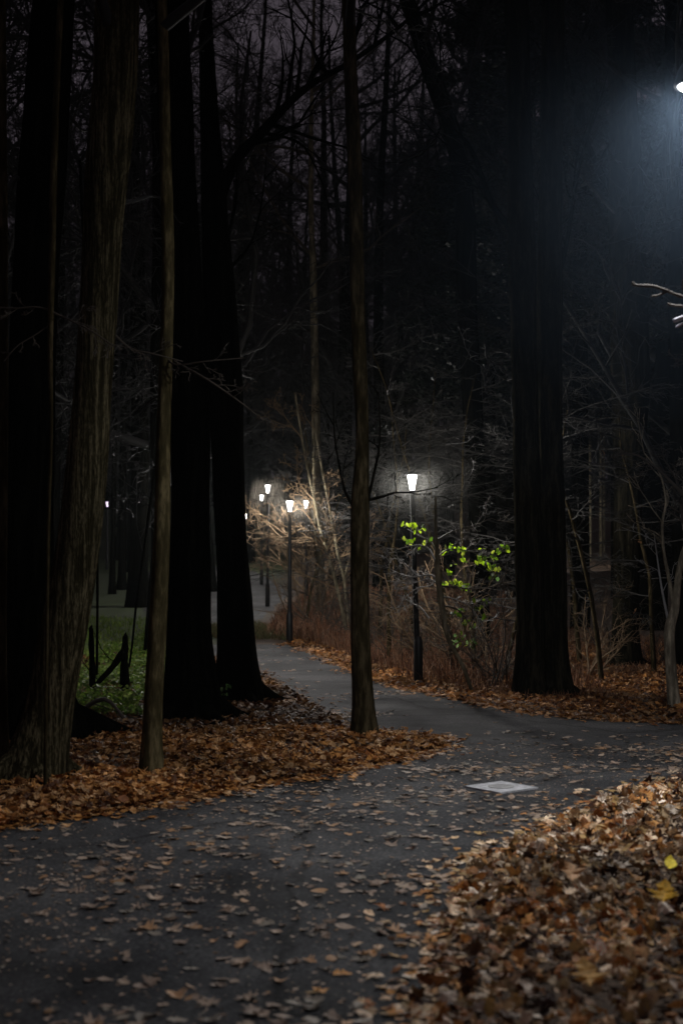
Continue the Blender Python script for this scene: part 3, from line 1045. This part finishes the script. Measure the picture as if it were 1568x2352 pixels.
def lathe(mb, prof, c, sides=20):
    a = np.arange(sides) * 2 * math.pi / sides
    pr = np.array(prof, float)
    v = np.stack([pr[:, :1] * np.cos(a), pr[:, :1] * np.sin(a), np.repeat(pr[:, 1:], sides, 1)], -1) + np.asarray(c)
    n = len(pr)
    i = np.arange(n - 1)[:, None] * sides
    j = np.arange(sides)[None, :]
    k = (j + 1) % sides
    f = np.stack([i + j, i + k, i + sides + k, i + sides + j], -1).reshape(-1, 4)
    mb.add(v.reshape(-1, 3), f)


def path_lamp(base, H, label, group, lean=(0, 0), mat='lantern', pole_h=None):
    base = np.asarray(base, float)
    root = empty('path_lamp', base, label, 'street lamp', group)
    top = base + np.array([lean[0], lean[1], H])
    bot = top - UP * 0.24
    mb = MB()
    q = np.array([base - UP * 0.05, base + (bot - base) * 0.33, base + (bot - base) * 0.66, bot])
    mb.tube(q, [0.040, 0.038, 0.034, 0.032], 12)
    part(mb, 'pole', M['iron'], root)
    mb = MB()
    lathe(mb, [(0.055, -0.02), (0.062, 0.0), (0.060, 0.55), (0.045, 0.60), (0.038, 0.62)], base, 14)
    part(mb, 'pole_sleeve', M['iron'], root)
    mb = MB()
    lathe(mb, [(0.034, 0.0), (0.052, 0.012), (0.05, 0.03), (0.034, 0.034)], bot - UP * 0.01)
    part(mb, 'collar', M['iron'], root)
    mb = MB()
    lathe(mb, [(0.001, 0.020), (0.028, 0.020), (0.031, 0.024), (0.036, 0.06), (0.047, 0.12), (0.058, 0.175), (0.064, 0.205), (0.060, 0.222), (0.001, 0.224)], bot)
    part(mb, 'lantern_glass', M[mat], root)
    mb = MB()
    lathe(mb, [(0.002, 0.275), (0.035, 0.27), (0.05, 0.25), (0.10, 0.236), (0.118, 0.228), (0.118, 0.224), (0.002, 0.2265)], bot)
    part(mb, 'cap', M['iron'], root)
    return root


GRP = 'path lamps winding through the wood'
lb = G(960, 1570)
lt = P(946, 1088, lb[1])
NEAR_L = (lt[0], lt[1], lt[2] - 0.15)
path_lamp(lb, lt[2], 'nearest lit path lamp, right of the slender middle trunk, brightest of the row', GRP, (lt[0] - lb[0], 0))
lb = G(665, 1479)
lt = P(666, 1149, lb[1])
SECOND_L = (lt[0], lt[1], lt[2] - 0.15)
path_lamp(lb, lt[2] - lb[2], 'lit path lamp whose whole black pole shows at the bend of the path', GRP)
FAR_L = []
for x, y, Y, lab in [
    (615, 1113, 37, 'highest of the two small lit lamps right of the black trunk pair'),
    (601, 1136, 47, 'small lit lamp just left of and below the highest far lamp'),
    (703, 1149, 38, 'small lit lamp seen through warm branches, right of the lamp with the whole pole'),
    (563, 1180, 58, 'dim far lamp half hidden by the right edge of the black trunk pair'),
    (247, 1152, 60, 'far lamp shining alone through the wood at left, beside the furrowed trunk'),
]:
    t = P(x, y, Y)
    if Y < 50:
        FAR_L.append((t[0], t[1], t[2] - 0.15))
    path_lamp((t[0], t[1], ter(Y)), t[2] - ter(Y), lab, GRP, mat='lantern_violet' if x < 300 else 'lantern_far')
# lamps whose lanterns are covered by trunks from here but whose light is seen
t = P(437, 1150, 21.5)
path_lamp((t[0], 21.5, 0), 2.75, 'path lamp behind the black trunk pair, lighting the mossy ground at left', GRP)
t = P(1438, 1130, 60.0)
path_lamp((t[0], 60.0, ter(60)), 2.75, 'far lamp behind the tall dark trunk, lighting the pale stems at right', GRP, mat='lantern_far')

# tall lamp at the right edge
LD = 8.6
c = P(1600, 199, LD)
c_lamp = c
px = 2.80
root = empty('tall_street_lamp', (px, LD, 0), 'tall street lamp at the upper right edge with a flat round lit lens', 'street lamp')
mb = MB()
hz_ = c[2] + 0.18
q = np.array([(px, LD, -0.05), (px, LD, 2.2), (px, LD, hz_ - 0.42), (px - 0.02, LD, hz_ - 0.14), (px - 0.1, LD, hz_ - 0.02), (c[0] + 0.1, LD, hz_)])
mb.tube(smooth_poly(q, 4), np.linspace(0.06, 0.03, 21), 12)
part(mb, 'pole', M['iron'], root)
mb = MB()
lathe(mb, [(0.001, -0.026), (0.045, -0.022), (0.088, -0.010), (0.112, 0.006), (0.12, 0.020)], (c[0], LD, c[2] - 0.008))
part(mb, 'lens', M['lens'], root)
mb = MB()
lathe(mb, [(0.121, 0.012), (0.138, 0.012), (0.143, 0.03), (0.12, 0.10), (0.08, 0.17), (0.03, 0.20), (0.001, 0.205)], (c[0], LD, c[2] - 0.008))
part(mb, 'lamp_shade', M['iron'], root)

# ------------------------------------------------------------------ small things on the left
def stub(name, line, depth, label, cat, mt='bark_black', seed=3, twig=0):
    b_ = P(line[0][0], line[0][1], depth)
    b_[2] = ter(depth)
    r = np.random.default_rng(seed)
    mb = MB()
    q = np.array([P(x, y, depth + dz) for x, y, wd, dz in line])
    q[0][2] = min(q[0][2], b_[2] - 0.03)
    R = np.array([wd / 2 * depth / F for x, y, wd, dz in line])
    sp = smooth_poly(np.column_stack([q, R]), 4)
    rad = sp[:, 3] * (1 + 0.08 * r.normal(size=len(sp)))
    mb.tube(sp[:, :3], rad, 9, cap=False, ridges=0.08)
    e = sp[-1, :3]
    mb.tube(np.array([e, e + UP * rad[-1] * 0.6, e + UP * rad[-1] * 1.6 + np.array([0.01, 0, 0])]), [rad[-1], rad[-1] * .6, 0.003], 9, ridges=0.2)
    for k in range(twig):
        grow(mb, r, line_at(sp[:, :3], r.uniform(.3, .9)), unit(r.normal(size=3) + UP), 0.5, 0.008, 0, dict(seg=[4, 3], wob=[.2, .3], lift=[.05, 0], n=[4], ang=(.4, .9), ratio=.5, rmin=.003))
    o = mb.build(name, M[mt], origin=b_)
    tag(o, label, cat)
    return o


stub('tree_snag', [(288, 1592, 26, 0), (286, 1540, 22, 0), (287, 1500, 16, 0), (288, 1462, 13, 0)], 17.2, 'short black broken snag standing in the mossy clearing at left', 'tree stump', seed=3)
stub('fallen_branch', [(186, 1612, 9, -.6), (225, 1568, 12, -.3), (258, 1532, 14, -.1), (280, 1500, 16, 0)], 17.0, 'black branch leaning up against the broken snag', 'branch', seed=4, twig=3)
stub('tree_snag', [(212, 1600, 17, 0), (213, 1540, 15, 0), (211, 1490, 14, 0), (210, 1445, 13, 0)], 16.6, 'dark upright post like stem left of the broken snag', 'tree stump', seed=5)
stub('fallen_branch', [(300, 1600, 7, -.4), (240, 1606, 9, -.2), (170, 1650, 9, 0), (150, 1700, 6, .1)], 14.6, 'thin stick lying on dark leaves at the foot of the slim trunk', 'branch', 'twig_brown', seed=6, twig=2)
near_tree('sapling', [(222, 1590, 6), (224, 1450, 6), (224, 1300, 6), (220, 1150, 6), (216, 1000, 6)], 18.5, 'thin black sapling rising behind the furrowed trunk', 'bark_black', seed=41, top=6, limbs=5, first=0.4, flare=1)
near_tree('sapling', [(292, 1545, 5), (304, 1480, 5), (312, 1400, 5), (322, 1330, 4)], 19.5, 'curved thin black sapling rising right of the broken snag', 'bark_black', seed=42, top=4, limbs=4, first=0.5, flare=1)
near_tree('tree', [(322, 1395, 60), (318, 1330, 44), (320, 1200, 42), (322, 1000, 40), (318, 700, 36)], 37.0, 'dark trunk on the slope seen in the gap left of the slim smooth trunk', 'bark_black', seed=43, top=20, limbs=12, first=0.3)
near_tree('tree', [(258, 1345, 16), (260, 1250, 12), (264, 1000, 11), (266, 700, 10)], 42.0, 'thin dark trunk below the lone far lamp at left', 'bark_black', seed=44, top=19, limbs=12, first=0.3)
near_tree('tree', [(280, 1345, 20), (282, 1250, 17), (284, 1000, 16), (286, 700, 14)], 44.0, 'thin dark trunk just right of the lone far lamp', 'bark_black', seed=45, top=19, limbs=12, first=0.3)

# ivy and grass
def px_fill(poly, n):
    """random ground points inside a picture-measured ground outline"""
    return fill(np.array([G(x, y)[:2] for x, y in poly]), n)


mb = MB()
p = px_fill([(150, 1655), (350, 1650), (395, 1600), (380, 1500), (330, 1470), (240, 1500), (170, 1560)], 9000)
d_ = np.sin(p[:, 0] * 3.1 + 1) * np.sin(p[:, 1] * 2.3)
p = p[(d_ > -0.35)]
z = ter(p[:, 1]) + 0.03 + 0.16 * rng.random(len(p)) * (0.6 + 0.4 * np.sin(p[:, 0] * 4.0))
PAL_IVY = np.array([(0.07, 0.13, 0.02), (0.10, 0.17, 0.025), (0.05, 0.09, 0.02), (0.14, 0.19, 0.05)])
scatter(mb, np.column_stack([p, z]), leaf_tpl('far', 0.3, 9), rng.uniform(0.04, 0.075, len(p)), cols_from(PAL_IVY, len(p)), 0.5)
o = mb.build('ivy_ground_cover', M['green'], smooth=False)
o['kind'] = 'stuff'
tag(o, 'low green ivy covering the clearing around the broken snag', 'ground cover')


def blades(mb, p, h, wd, cols, lean=0.35):
    N = len(p)
    a = rng.uniform(0, 6.283, N)
    l = rng.normal(0, lean, (N, 2)) * h[:, None]
    z0 = ter(p[:, 1])
    dx = np.column_stack([np.cos(a), np.sin(a)]) * wd[:, None] / 2
    b0 = np.column_stack([p - dx, z0])
    b1 = np.column_stack([p + dx, z0])
    mpt = p + l * 0.35
    m0 = np.column_stack([mpt - dx * .8, z0 + h * .55])
    m1 = np.column_stack([mpt + dx * .8, z0 + h * .55])
    e = p + l
    t0 = np.column_stack([e - dx * .15, z0 + h * (1 - 0.25 * np.abs(l).sum(1) / h)])
    t1 = np.column_stack([e + dx * .15, z0 + h * (1 - 0.25 * np.abs(l).sum(1) / h)])
    v = np.stack([b0, b1, m0, m1, t0, t1], 1)
    f = np.array([[0, 1, 3, 2], [2, 3, 5, 4]])[None] + (np.arange(N) * 6)[:, None, None]
    mb.add(v.reshape(-1, 3), f.reshape(-1, 4), np.repeat(cols, 6, axis=0))


mb = MB()
p = fill([(-12, 17.5), (-2.3, 17.5), (-2.6, 25), (-4.5, 33), (-12, 36)], 26000)
blades(mb, p, rng.uniform(0.05, 0.14, len(p)), rng.uniform(0.008, 0.016, len(p)), cols_from(np.array([(0.09, 0.16, 0.015), (0.13, 0.19, 0.02), (0.06, 0.10, 0.015)]), len(p)), 0.4)
p = fill([(-2.6, 16.2), (-1.0, 16.0), (-1.35, 17.6), (-2.2, 19.5)], 2500)
blades(mb, p, rng.uniform(0.03, 0.08, len(p)), rng.uniform(0.008, 0.014, len(p)), cols_from(np.array([(0.12, 0.13, 0.02), (0.13, 0.12, 0.03)]), len(p)), 0.4)
o = mb.build('grass', M['blade'], smooth=False)
o['kind'] = 'stuff'
tag(o, 'short green grass of the clearing on the left', 'grass')

# dry brown undergrowth on the far verge and on the bank behind the bend
PAL_DRY = 0.68 * np.array([(0.22, 0.10, 0.05), (0.26, 0.14, 0.08), (0.14, 0.06, 0.03), (0.32, 0.20, 0.13), (0.08, 0.035, 0.02)])
mb = MB()
fe_in = fe[(fe[:, 0] > -1.3) & (fe[:, 0] < 6)]
verge = np.vstack([fe_in[::-1] + np.array([0.25, 0.55]), [-1.0, 33.0], [3.0, 33.0], [9, 24.0]])
p = fill(verge, 42000)
dist = p[:, 1]
hh = rng.uniform(0.06, 0.36, len(p)) * np.clip((p[:, 1] - 15) / 4, 0.3, 1.25) * np.where(p[:, 0] > 3.2, 0.35, 1)
blades(mb, p, hh, rng.uniform(0.006, 0.016, len(p)), cols_from(PAL_DRY, len(p)), 0.35)
p = fill([(-1.5, 28.6), (-1.0, 28.0), (3.5, 30.0), (5.0, 44), (-1.0, 44), (-1.2, 37), (-1.5, 33.5)], 26000)
blades(mb, p, rng.uniform(0.08, 0.36, len(p)), rng.uniform(0.010, 0.026, len(p)), cols_from(PAL_DRY, len(p)), 0.35)
p = fill([(-3.6, 28.8), (-0.9, 27.8), (-1.0, 29.5), (-2.3, 32.5)], 5000)
blades(mb, p, rng.uniform(0.05, 0.16, len(p)), rng.uniform(0.010, 0.02, len(p)), cols_from(np.array([(0.05, 0.06, 0.02), (0.08, 0.06, 0.03)]), len(p)), 0.35)
o = mb.build('dry_grass', M['blade'], smooth=False)
o['kind'] = 'stuff'
tag(o, 'dry brown grass and bracken on the far verge of the path', 'dry grass')

# ------------------------------------------------------------------ bushes: bare twiggy shrubs
def shrub_proto(seed, H, stems, mt, label, group, spread=0.7, cfg=None):
    r = np.random.default_rng(seed)
    cfg = cfg or dict(seg=[6, 4, 3], wob=[0.16, 0.22, 0.28], lift=[0.03, 0.0, -0.02], n=[8, 6], ang=(0.35, 0.95), ratio=0.5, rmin=0.0028)
    root = empty('bare_shrub', (0, 0, 0), label, 'shrub', group)
    for k in range(stems):
        mb = MB()
        a = r.uniform(0, 6.283)
        d = unit(np.array([math.cos(a) * spread, math.sin(a) * spread, 1]))
        grow(mb, r, np.array([0.05 * math.cos(a), 0.05 * math.sin(a), -0.05]), d, H * r.uniform(0.7, 1.1), 0.014 * H, 0, cfg)
        part(mb, 'stem', M[mt], root)
    return root


def side_shrub(seed, H, mt, label, group):
    """understory tree: thin upright stem with long level sprays"""
    r = np.random.default_rng(seed)
    root = empty('understory_tree', (0, 0, 0), label, 'tree', group)
    pts = [np.array([0, 0, -0.05])]
    d = unit(np.array([r.normal() * .1, r.normal() * .1, 1]))
    for k in range(8):
        d = unit(d + r.normal(size=3) * 0.08 + UP * 0.05)
        pts.append(pts[-1] + d * H / 8)
    pts = np.array(pts)
    mb = MB()
    mb.tube(pts, np.linspace(0.035, 0.008, 9), 8)
    part(mb, 'trunk', M['bark_mid'], root)
    cfg = dict(seg=[7, 4, 3], wob=[0.10, 0.14, 0.2], lift=[0.0, 0.0, 0.0], n=[11, 5], ang=(0.3, 0.8), ratio=0.42, rmin=0.0028, flat=0.5)
    mb = MB()
    for k in range(13):
        tt = 0.2 + 0.8 * (k + r.random()) / 13
        a = r.uniform(0, 6.283)
        d = unit(np.array([math.cos(a), math.sin(a), r.uniform(-0.1, 0.35)]))
        grow(mb, r, line_at(pts, tt), d, r.uniform(1.0, 1.9), 0.012, 0, cfg)
    part(mb, 'crown', M[mt], root)
    return root


GS = 'brown bare shrubs on the far verge'
sp_ = [shrub_proto(301, 1.5, 6, 'twig_brown', 'brown leafless shrub in the tangle behind the winding path', GS),
       shrub_proto(302, 1.1, 7, 'twig_brown', 'brown leafless shrub in the tangle behind the winding path', GS, 0.9),
       shrub_proto(303, 1.9, 6, 'twig_tan', 'brown leafless shrub in the tangle behind the winding path', GS, 0.6)]
for k, (x, y, Y, s) in enumerate([(745, 0, 29.5, 1.0), (790, 0, 28.5, 1.0), (700, 0, 31.5, 0.9), (880, 0, 23.5, 0.9), (915, 0, 24.5, 1.1), (1000, 0, 21.5, 0.9), (930, 0, 21.5, 0.7), (1140, 0, 18.2, 0.75),
                                  (1120, 0, 19.5, 1.0), (1060, 0, 20.2, 1.0), (770, 0, 33.0, 1.2), (730, 0, 40.0, 1.4), (1170, 0, 18.0, 0.6), (860, 0, 30.0, 1.2),
                                  (1350, 0, 19.5, 0.7), (1400, 0, 23.0, 0.9), (1500, 0, 22.0, 0.8), (720, 0, 48.0, 1.5)]):
    X_ = (x - 784) / F * Y
    o = sp_[k % 3]
    if k < 3:
        o.location = (X_, Y, ter(Y))
        o.scale = (s,) * 3
    else:
        dup(o, (X_, Y, float(ter(Y))), rng.uniform(0, 6.28), s)
GU = 'thin understory trees with level sprays'
up_ = [side_shrub(311, 4.2, 'under', 'thin understory tree with level leafless sprays in the wood behind the lamps', GU),
       side_shrub(312, 3.6, 'under', 'thin understory tree with level leafless sprays in the wood behind the lamps', GU),
       side_shrub(313, 4.8, 'under', 'thin understory tree with level leafless sprays in the wood behind the lamps', GU)]
for k, (x, Y, s) in enumerate([(890, 21.5, 1.0), (700, 30.5, 1.0), (1090, 20.5, 1.0), (730, 34.0, 1.05), (960, 24.0, 1.0), (1040, 23.0, 1.1), (1160, 19.3, 0.9), (870, 27.0, 1.2),
                               (1380, 19.0, 1.0), (1330, 22.0, 1.2), (1500, 20.0, 1.1), (1560, 24.0, 1.3), (1010, 29.0, 1.3), (1200, 27.0, 1.4), (700, 44.0, 1.3), (800, 38.0, 1.3)]):
    X_ = (x - 784) / F * Y
    o = up_[k % 3]
    if k < 3:
        o.location = (X_, Y, float(ter(Y)))
        o.scale = (s,) * 3
    else:
        dup(o, (X_, Y, float(ter(Y))), rng.uniform(0, 6.28), s)

# the warm lit crossing branches by the second lamp, and the pale leaning stems behind it
DL = 27.0
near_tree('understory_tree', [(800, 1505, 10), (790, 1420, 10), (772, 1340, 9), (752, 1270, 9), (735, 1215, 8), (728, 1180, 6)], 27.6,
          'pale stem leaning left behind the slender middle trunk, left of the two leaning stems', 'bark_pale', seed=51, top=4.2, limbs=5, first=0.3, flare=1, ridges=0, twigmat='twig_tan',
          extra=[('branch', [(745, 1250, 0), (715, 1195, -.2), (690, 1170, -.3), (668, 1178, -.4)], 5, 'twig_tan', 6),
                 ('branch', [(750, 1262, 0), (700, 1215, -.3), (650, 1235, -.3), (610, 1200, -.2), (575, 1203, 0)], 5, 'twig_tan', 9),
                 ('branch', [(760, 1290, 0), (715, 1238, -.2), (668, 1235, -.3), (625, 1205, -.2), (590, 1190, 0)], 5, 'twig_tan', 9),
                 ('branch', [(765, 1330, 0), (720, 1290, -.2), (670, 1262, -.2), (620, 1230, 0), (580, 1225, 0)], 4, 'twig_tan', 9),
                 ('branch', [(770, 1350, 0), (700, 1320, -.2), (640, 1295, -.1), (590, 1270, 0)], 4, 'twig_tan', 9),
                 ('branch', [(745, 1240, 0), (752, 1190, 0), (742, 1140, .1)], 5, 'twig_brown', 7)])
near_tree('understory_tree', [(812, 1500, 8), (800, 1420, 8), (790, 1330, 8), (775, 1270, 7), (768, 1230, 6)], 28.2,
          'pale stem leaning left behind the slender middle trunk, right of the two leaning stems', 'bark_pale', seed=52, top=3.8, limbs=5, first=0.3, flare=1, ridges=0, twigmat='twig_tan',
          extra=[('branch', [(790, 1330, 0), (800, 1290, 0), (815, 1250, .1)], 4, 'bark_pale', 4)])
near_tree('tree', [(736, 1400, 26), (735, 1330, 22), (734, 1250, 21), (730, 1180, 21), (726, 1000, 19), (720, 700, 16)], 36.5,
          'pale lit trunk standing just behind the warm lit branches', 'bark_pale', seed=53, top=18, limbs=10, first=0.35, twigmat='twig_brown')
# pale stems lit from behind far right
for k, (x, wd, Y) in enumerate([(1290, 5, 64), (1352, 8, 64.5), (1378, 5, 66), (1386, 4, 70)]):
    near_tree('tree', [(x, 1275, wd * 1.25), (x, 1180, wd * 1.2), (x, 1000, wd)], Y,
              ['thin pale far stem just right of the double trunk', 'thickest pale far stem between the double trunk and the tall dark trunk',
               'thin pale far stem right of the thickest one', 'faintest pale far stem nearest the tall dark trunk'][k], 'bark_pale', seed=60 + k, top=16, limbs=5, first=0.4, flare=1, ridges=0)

# ------------------------------------------------------------------ the wood behind
protos = []
GW = 'bare black trees of the wood behind'
for k, (H, r0, first, nl, spr) in enumerate([(22, 0.26, 0.18, 19, 0.32), (19, 0.20, 0.12, 20, 0.32), (24, 0.28, 0.22, 18, 0.32), (16, 0.12, 0.10, 20, 0.34), (20, 0.17, 0.18, 19, 0.36), (13, 0.08, 0.10, 18, 0.36)]):
    tr, cr = wood_tree_parts(400 + k, H, r0, first, nl, spr)
    root = empty('bare_tree', (0, 0, 0), ['tall bare black tree in the dark wood against the night sky', 'shorter bare black tree in the dark wood against the night sky'][1 if H < 18 else 0], 'tree', GW)
    part(tr, 'trunk', M['bark_black'], root)
    part(cr, 'crown', M['twig_dark'], root)
    protos.append(root)
r = np.random.default_rng(99)
spots = []
# keep sight lines to the lamps and over the path
keep = [(1275, 1395, 68), (555, 760, 50), (212, 292, 62), (905, 990, 26)]
tries = 0
while len(spots) < 88 and tries < 20000:
    tries += 1
    Y = 20 + 75 * r.random() ** 0.9
    x = r.uniform(-250, 1820)
    X_ = (x - 784) / F * Y
    if any(a < x < b_ and Y < ym for a, b_, ym in keep):
        continue
    if Y < 30 and 380 < x < 1180:
        continue
    # fewer trees toward the bright gap of sky in the upper left centre
    if 470 < x < 760 and Y < 62 and r.random() < 0.8:
        continue
    if any(math.hypot(X_ - a, Y - b_) < 1.6 for a, b_ in spots):
        continue
    spots.append((X_, Y))
for k, (X_, Y) in enumerate(spots):
    o = protos[k % 6]
    rz, s = r.uniform(0, 6.28), r.uniform(0.85, 1.2)
    if k < 6:
        o.location = (X_, Y, float(ter(Y)))
        o.rotation_euler = (0, 0, rz)
    else:
        dup(o, (X_, Y, float(ter(Y))), rz, s)

# dark evergreens closing the view on the right
def evergreen(seed, H):
    r_ = np.random.default_rng(seed)
    root = empty('dark_evergreen', (0, 0, 0), 'tall dark evergreen standing among the bare trees on the right', 'tree', 'dark evergreens in the wood')
    mb = MB()
    mb.tube(np.array([(0, 0, -0.3), (0.05, 0, H * .5), (0, 0.05, H)]), [0.22, 0.13, 0.02], 8)
    part(mb, 'trunk', M['bark_black'], root)
    mb = MB()
    P_, L_, C_ = [], [], []
    for k in range(95):
        z = H * (0.32 + 0.68 * r_.random())
        R_ = (H - z) * 0.17 + 0.7
        a = r_.uniform(0, 6.283)
        n_ = int(160 + R_ * 150)
        t = np.sqrt(r_.random(n_))
        d = np.array([math.cos(a), math.sin(a)])
        xy = d[None] * (t * R_)[:, None] + r_.normal(0, 0.16 + 0.12 * t[:, None], (n_, 2))
        zz = z - 0.28 * R_ * t ** 1.5 + r_.normal(0, 0.07, n_)
        P_.append(np.column_stack([xy, zz]))
    P_ = np.vstack(P_)
    v, f = leaf_tpl('far', 0.1, 1)
    global rng
    scatter(mb, P_, (v, f), r_.uniform(0.06, 0.15, len(P_)), np.tile((0.004, 0.007, 0.003), (len(P_), 1)) * r_.uniform(.5, 1.5, (len(P_), 1)), 0.6)
    part(mb, 'crown', M['needles'], root)
    return root


M['needles'] = leafmat('dark_needles', 0.1)
ev = [evergreen(501, 19), evergreen(502, 16)]
for k, (x, Y, s) in enumerate([(1330, 30, 1.0), (1120, 36, 1.0), (1230, 44, 1.15), (1420, 40, 1.1), (1530, 48, 1.0), (60, 52, 1.0)]):
    loc = ((x - 784) / F * Y, Y, float(ter(Y)))
    if k < 2:
        ev[k].location = loc
    else:
        dup(ev[k % 2], loc, 1.3 * k, s)

# far wood that reads as one mass on the hillside
mb = MB()
N = 420
X_ = rng.uniform(-60, 60, N)
Y_ = rng.uniform(96, 150, N)
for a, c in zip(X_, Y_):
    z = float(ter(c))
    H = rng.uniform(9, 16)
    mb.tube(np.array([(a, c, z - 0.3), (a + rng.normal(0, .3), c, z + H * .5), (a + rng.normal(0, .8), c, z + H)]), [0.25, 0.16, 0.03], 5)
N = 42000
q = np.column_stack([rng.uniform(-60, 60, N), rng.uniform(96, 150, N), np.zeros(N)])
q[:, 2] = ter(q[:, 1]) + rng.beta(1.3, 2.2, N) * 15
d = rng.normal(size=(N, 3))
d[:, 2] = np.abs(d[:, 2]) + 0.2
d /= np.linalg.norm(d, axis=1)[:, None]
L = rng.uniform(0.6, 2.6, N)[:, None]
sd = np.cross(d, np.array([0, 1.0, 0]))
sd /= np.linalg.norm(sd, axis=1)[:, None] + 1e-6
wd = rng.uniform(0.015, 0.05, N)[:, None]
v = np.stack([q - sd * wd, q + sd * wd, q + d * L + sd * wd * .3, q + d * L - sd * wd * .3], 1)
mb.add(v.reshape(-1, 3), (np.arange(N) * 4)[:, None] + np.arange(4)[None])
o = mb.build('distant_wood', M['bark_black'])
o['kind'] = 'stuff'
tag(o, 'black mass of distant leafless wood on the hillside', 'wood')

# ------------------------------------------------------------------ thin night haze
m = bpy.data.materials.new('night_haze')
m.use_nodes = True
nt = m.node_tree
nt.nodes.remove(nt.nodes['Principled BSDF'])
vs_ = nt.nodes.new('ShaderNodeVolumeScatter')
vs_.inputs['Color'].default_value = (0.80, 0.88, 0.88, 1)
vs_.inputs['Density'].default_value = 0.00025
vs_.inputs['Anisotropy'].default_value = 0.35
nt.links.new(vs_.outputs[0], nt.nodes['Material Output'].inputs['Volume'])
mb = MB()
mb.box((0, 72, 15), (150, 156, 62))
o = mb.build('haze', m, smooth=False)
o['kind'] = 'structure'
# scatter shells added round the lamps to imitate lens glow, thinner outward
def glow_shell(c_, layers, col_):
    for k, (r_, dens) in enumerate(layers):
        m2 = m.copy()
        v2 = [n for n in m2.node_tree.nodes if n.type == 'VOLUME_SCATTER'][0]
        v2.inputs['Color'].default_value = (*col_, 1)
        v2.inputs['Density'].default_value = dens
        v2.inputs['Anisotropy'].default_value = 0.15
        mb = MB()
        a_ = np.linspace(-math.pi / 2 + 0.02, math.pi / 2 - 0.02, 19)
        lathe(mb, [(r_ * math.cos(q_), r_ * math.sin(q_)) for q_ in a_], c_, 32)
        o = mb.build('glow_shell', m2)
        o['kind'] = 'structure'


glow_shell((c_lamp[0], LD, c_lamp[2] - 0.45), [(2.3, 0.0009), (1.6, 0.0010), (1.1, 0.0014), (0.65, 0.0028)], (0.52, 0.72, 1.0))
glow_shell(tuple(NEAR_L), [(0.85, 0.0018), (0.45, 0.006), (0.22, 0.022)], (0.95, 0.95, 0.88))
glow_shell(tuple(SECOND_L), [(0.8, 0.004), (0.33, 0.016)], (1.0, 0.9, 0.75))
for q_ in FAR_L:
    glow_shell(q_, [(0.45, 0.014)], (1.0, 0.88, 0.72))

# ------------------------------------------------------------------ render settings
sc.view_settings.view_transform = 'Standard'
sc.view_settings.look = 'None'
sc.view_settings.exposure = 0
sc.view_settings.gamma = 1
cy = sc.cycles
cy.use_denoising = True
cy.use_adaptive_sampling = True
cy.adaptive_threshold = 0.02
cy.sample_clamp_indirect = 0.6
cy.sample_clamp_direct = 6.0
cy.max_bounces = 4
cy.diffuse_bounces = 2
cy.transmission_bounces = 3
cy.volume_bounces = 0
cy.use_light_tree = True
cy.caustics_reflective = False
cy.caustics_refractive = False
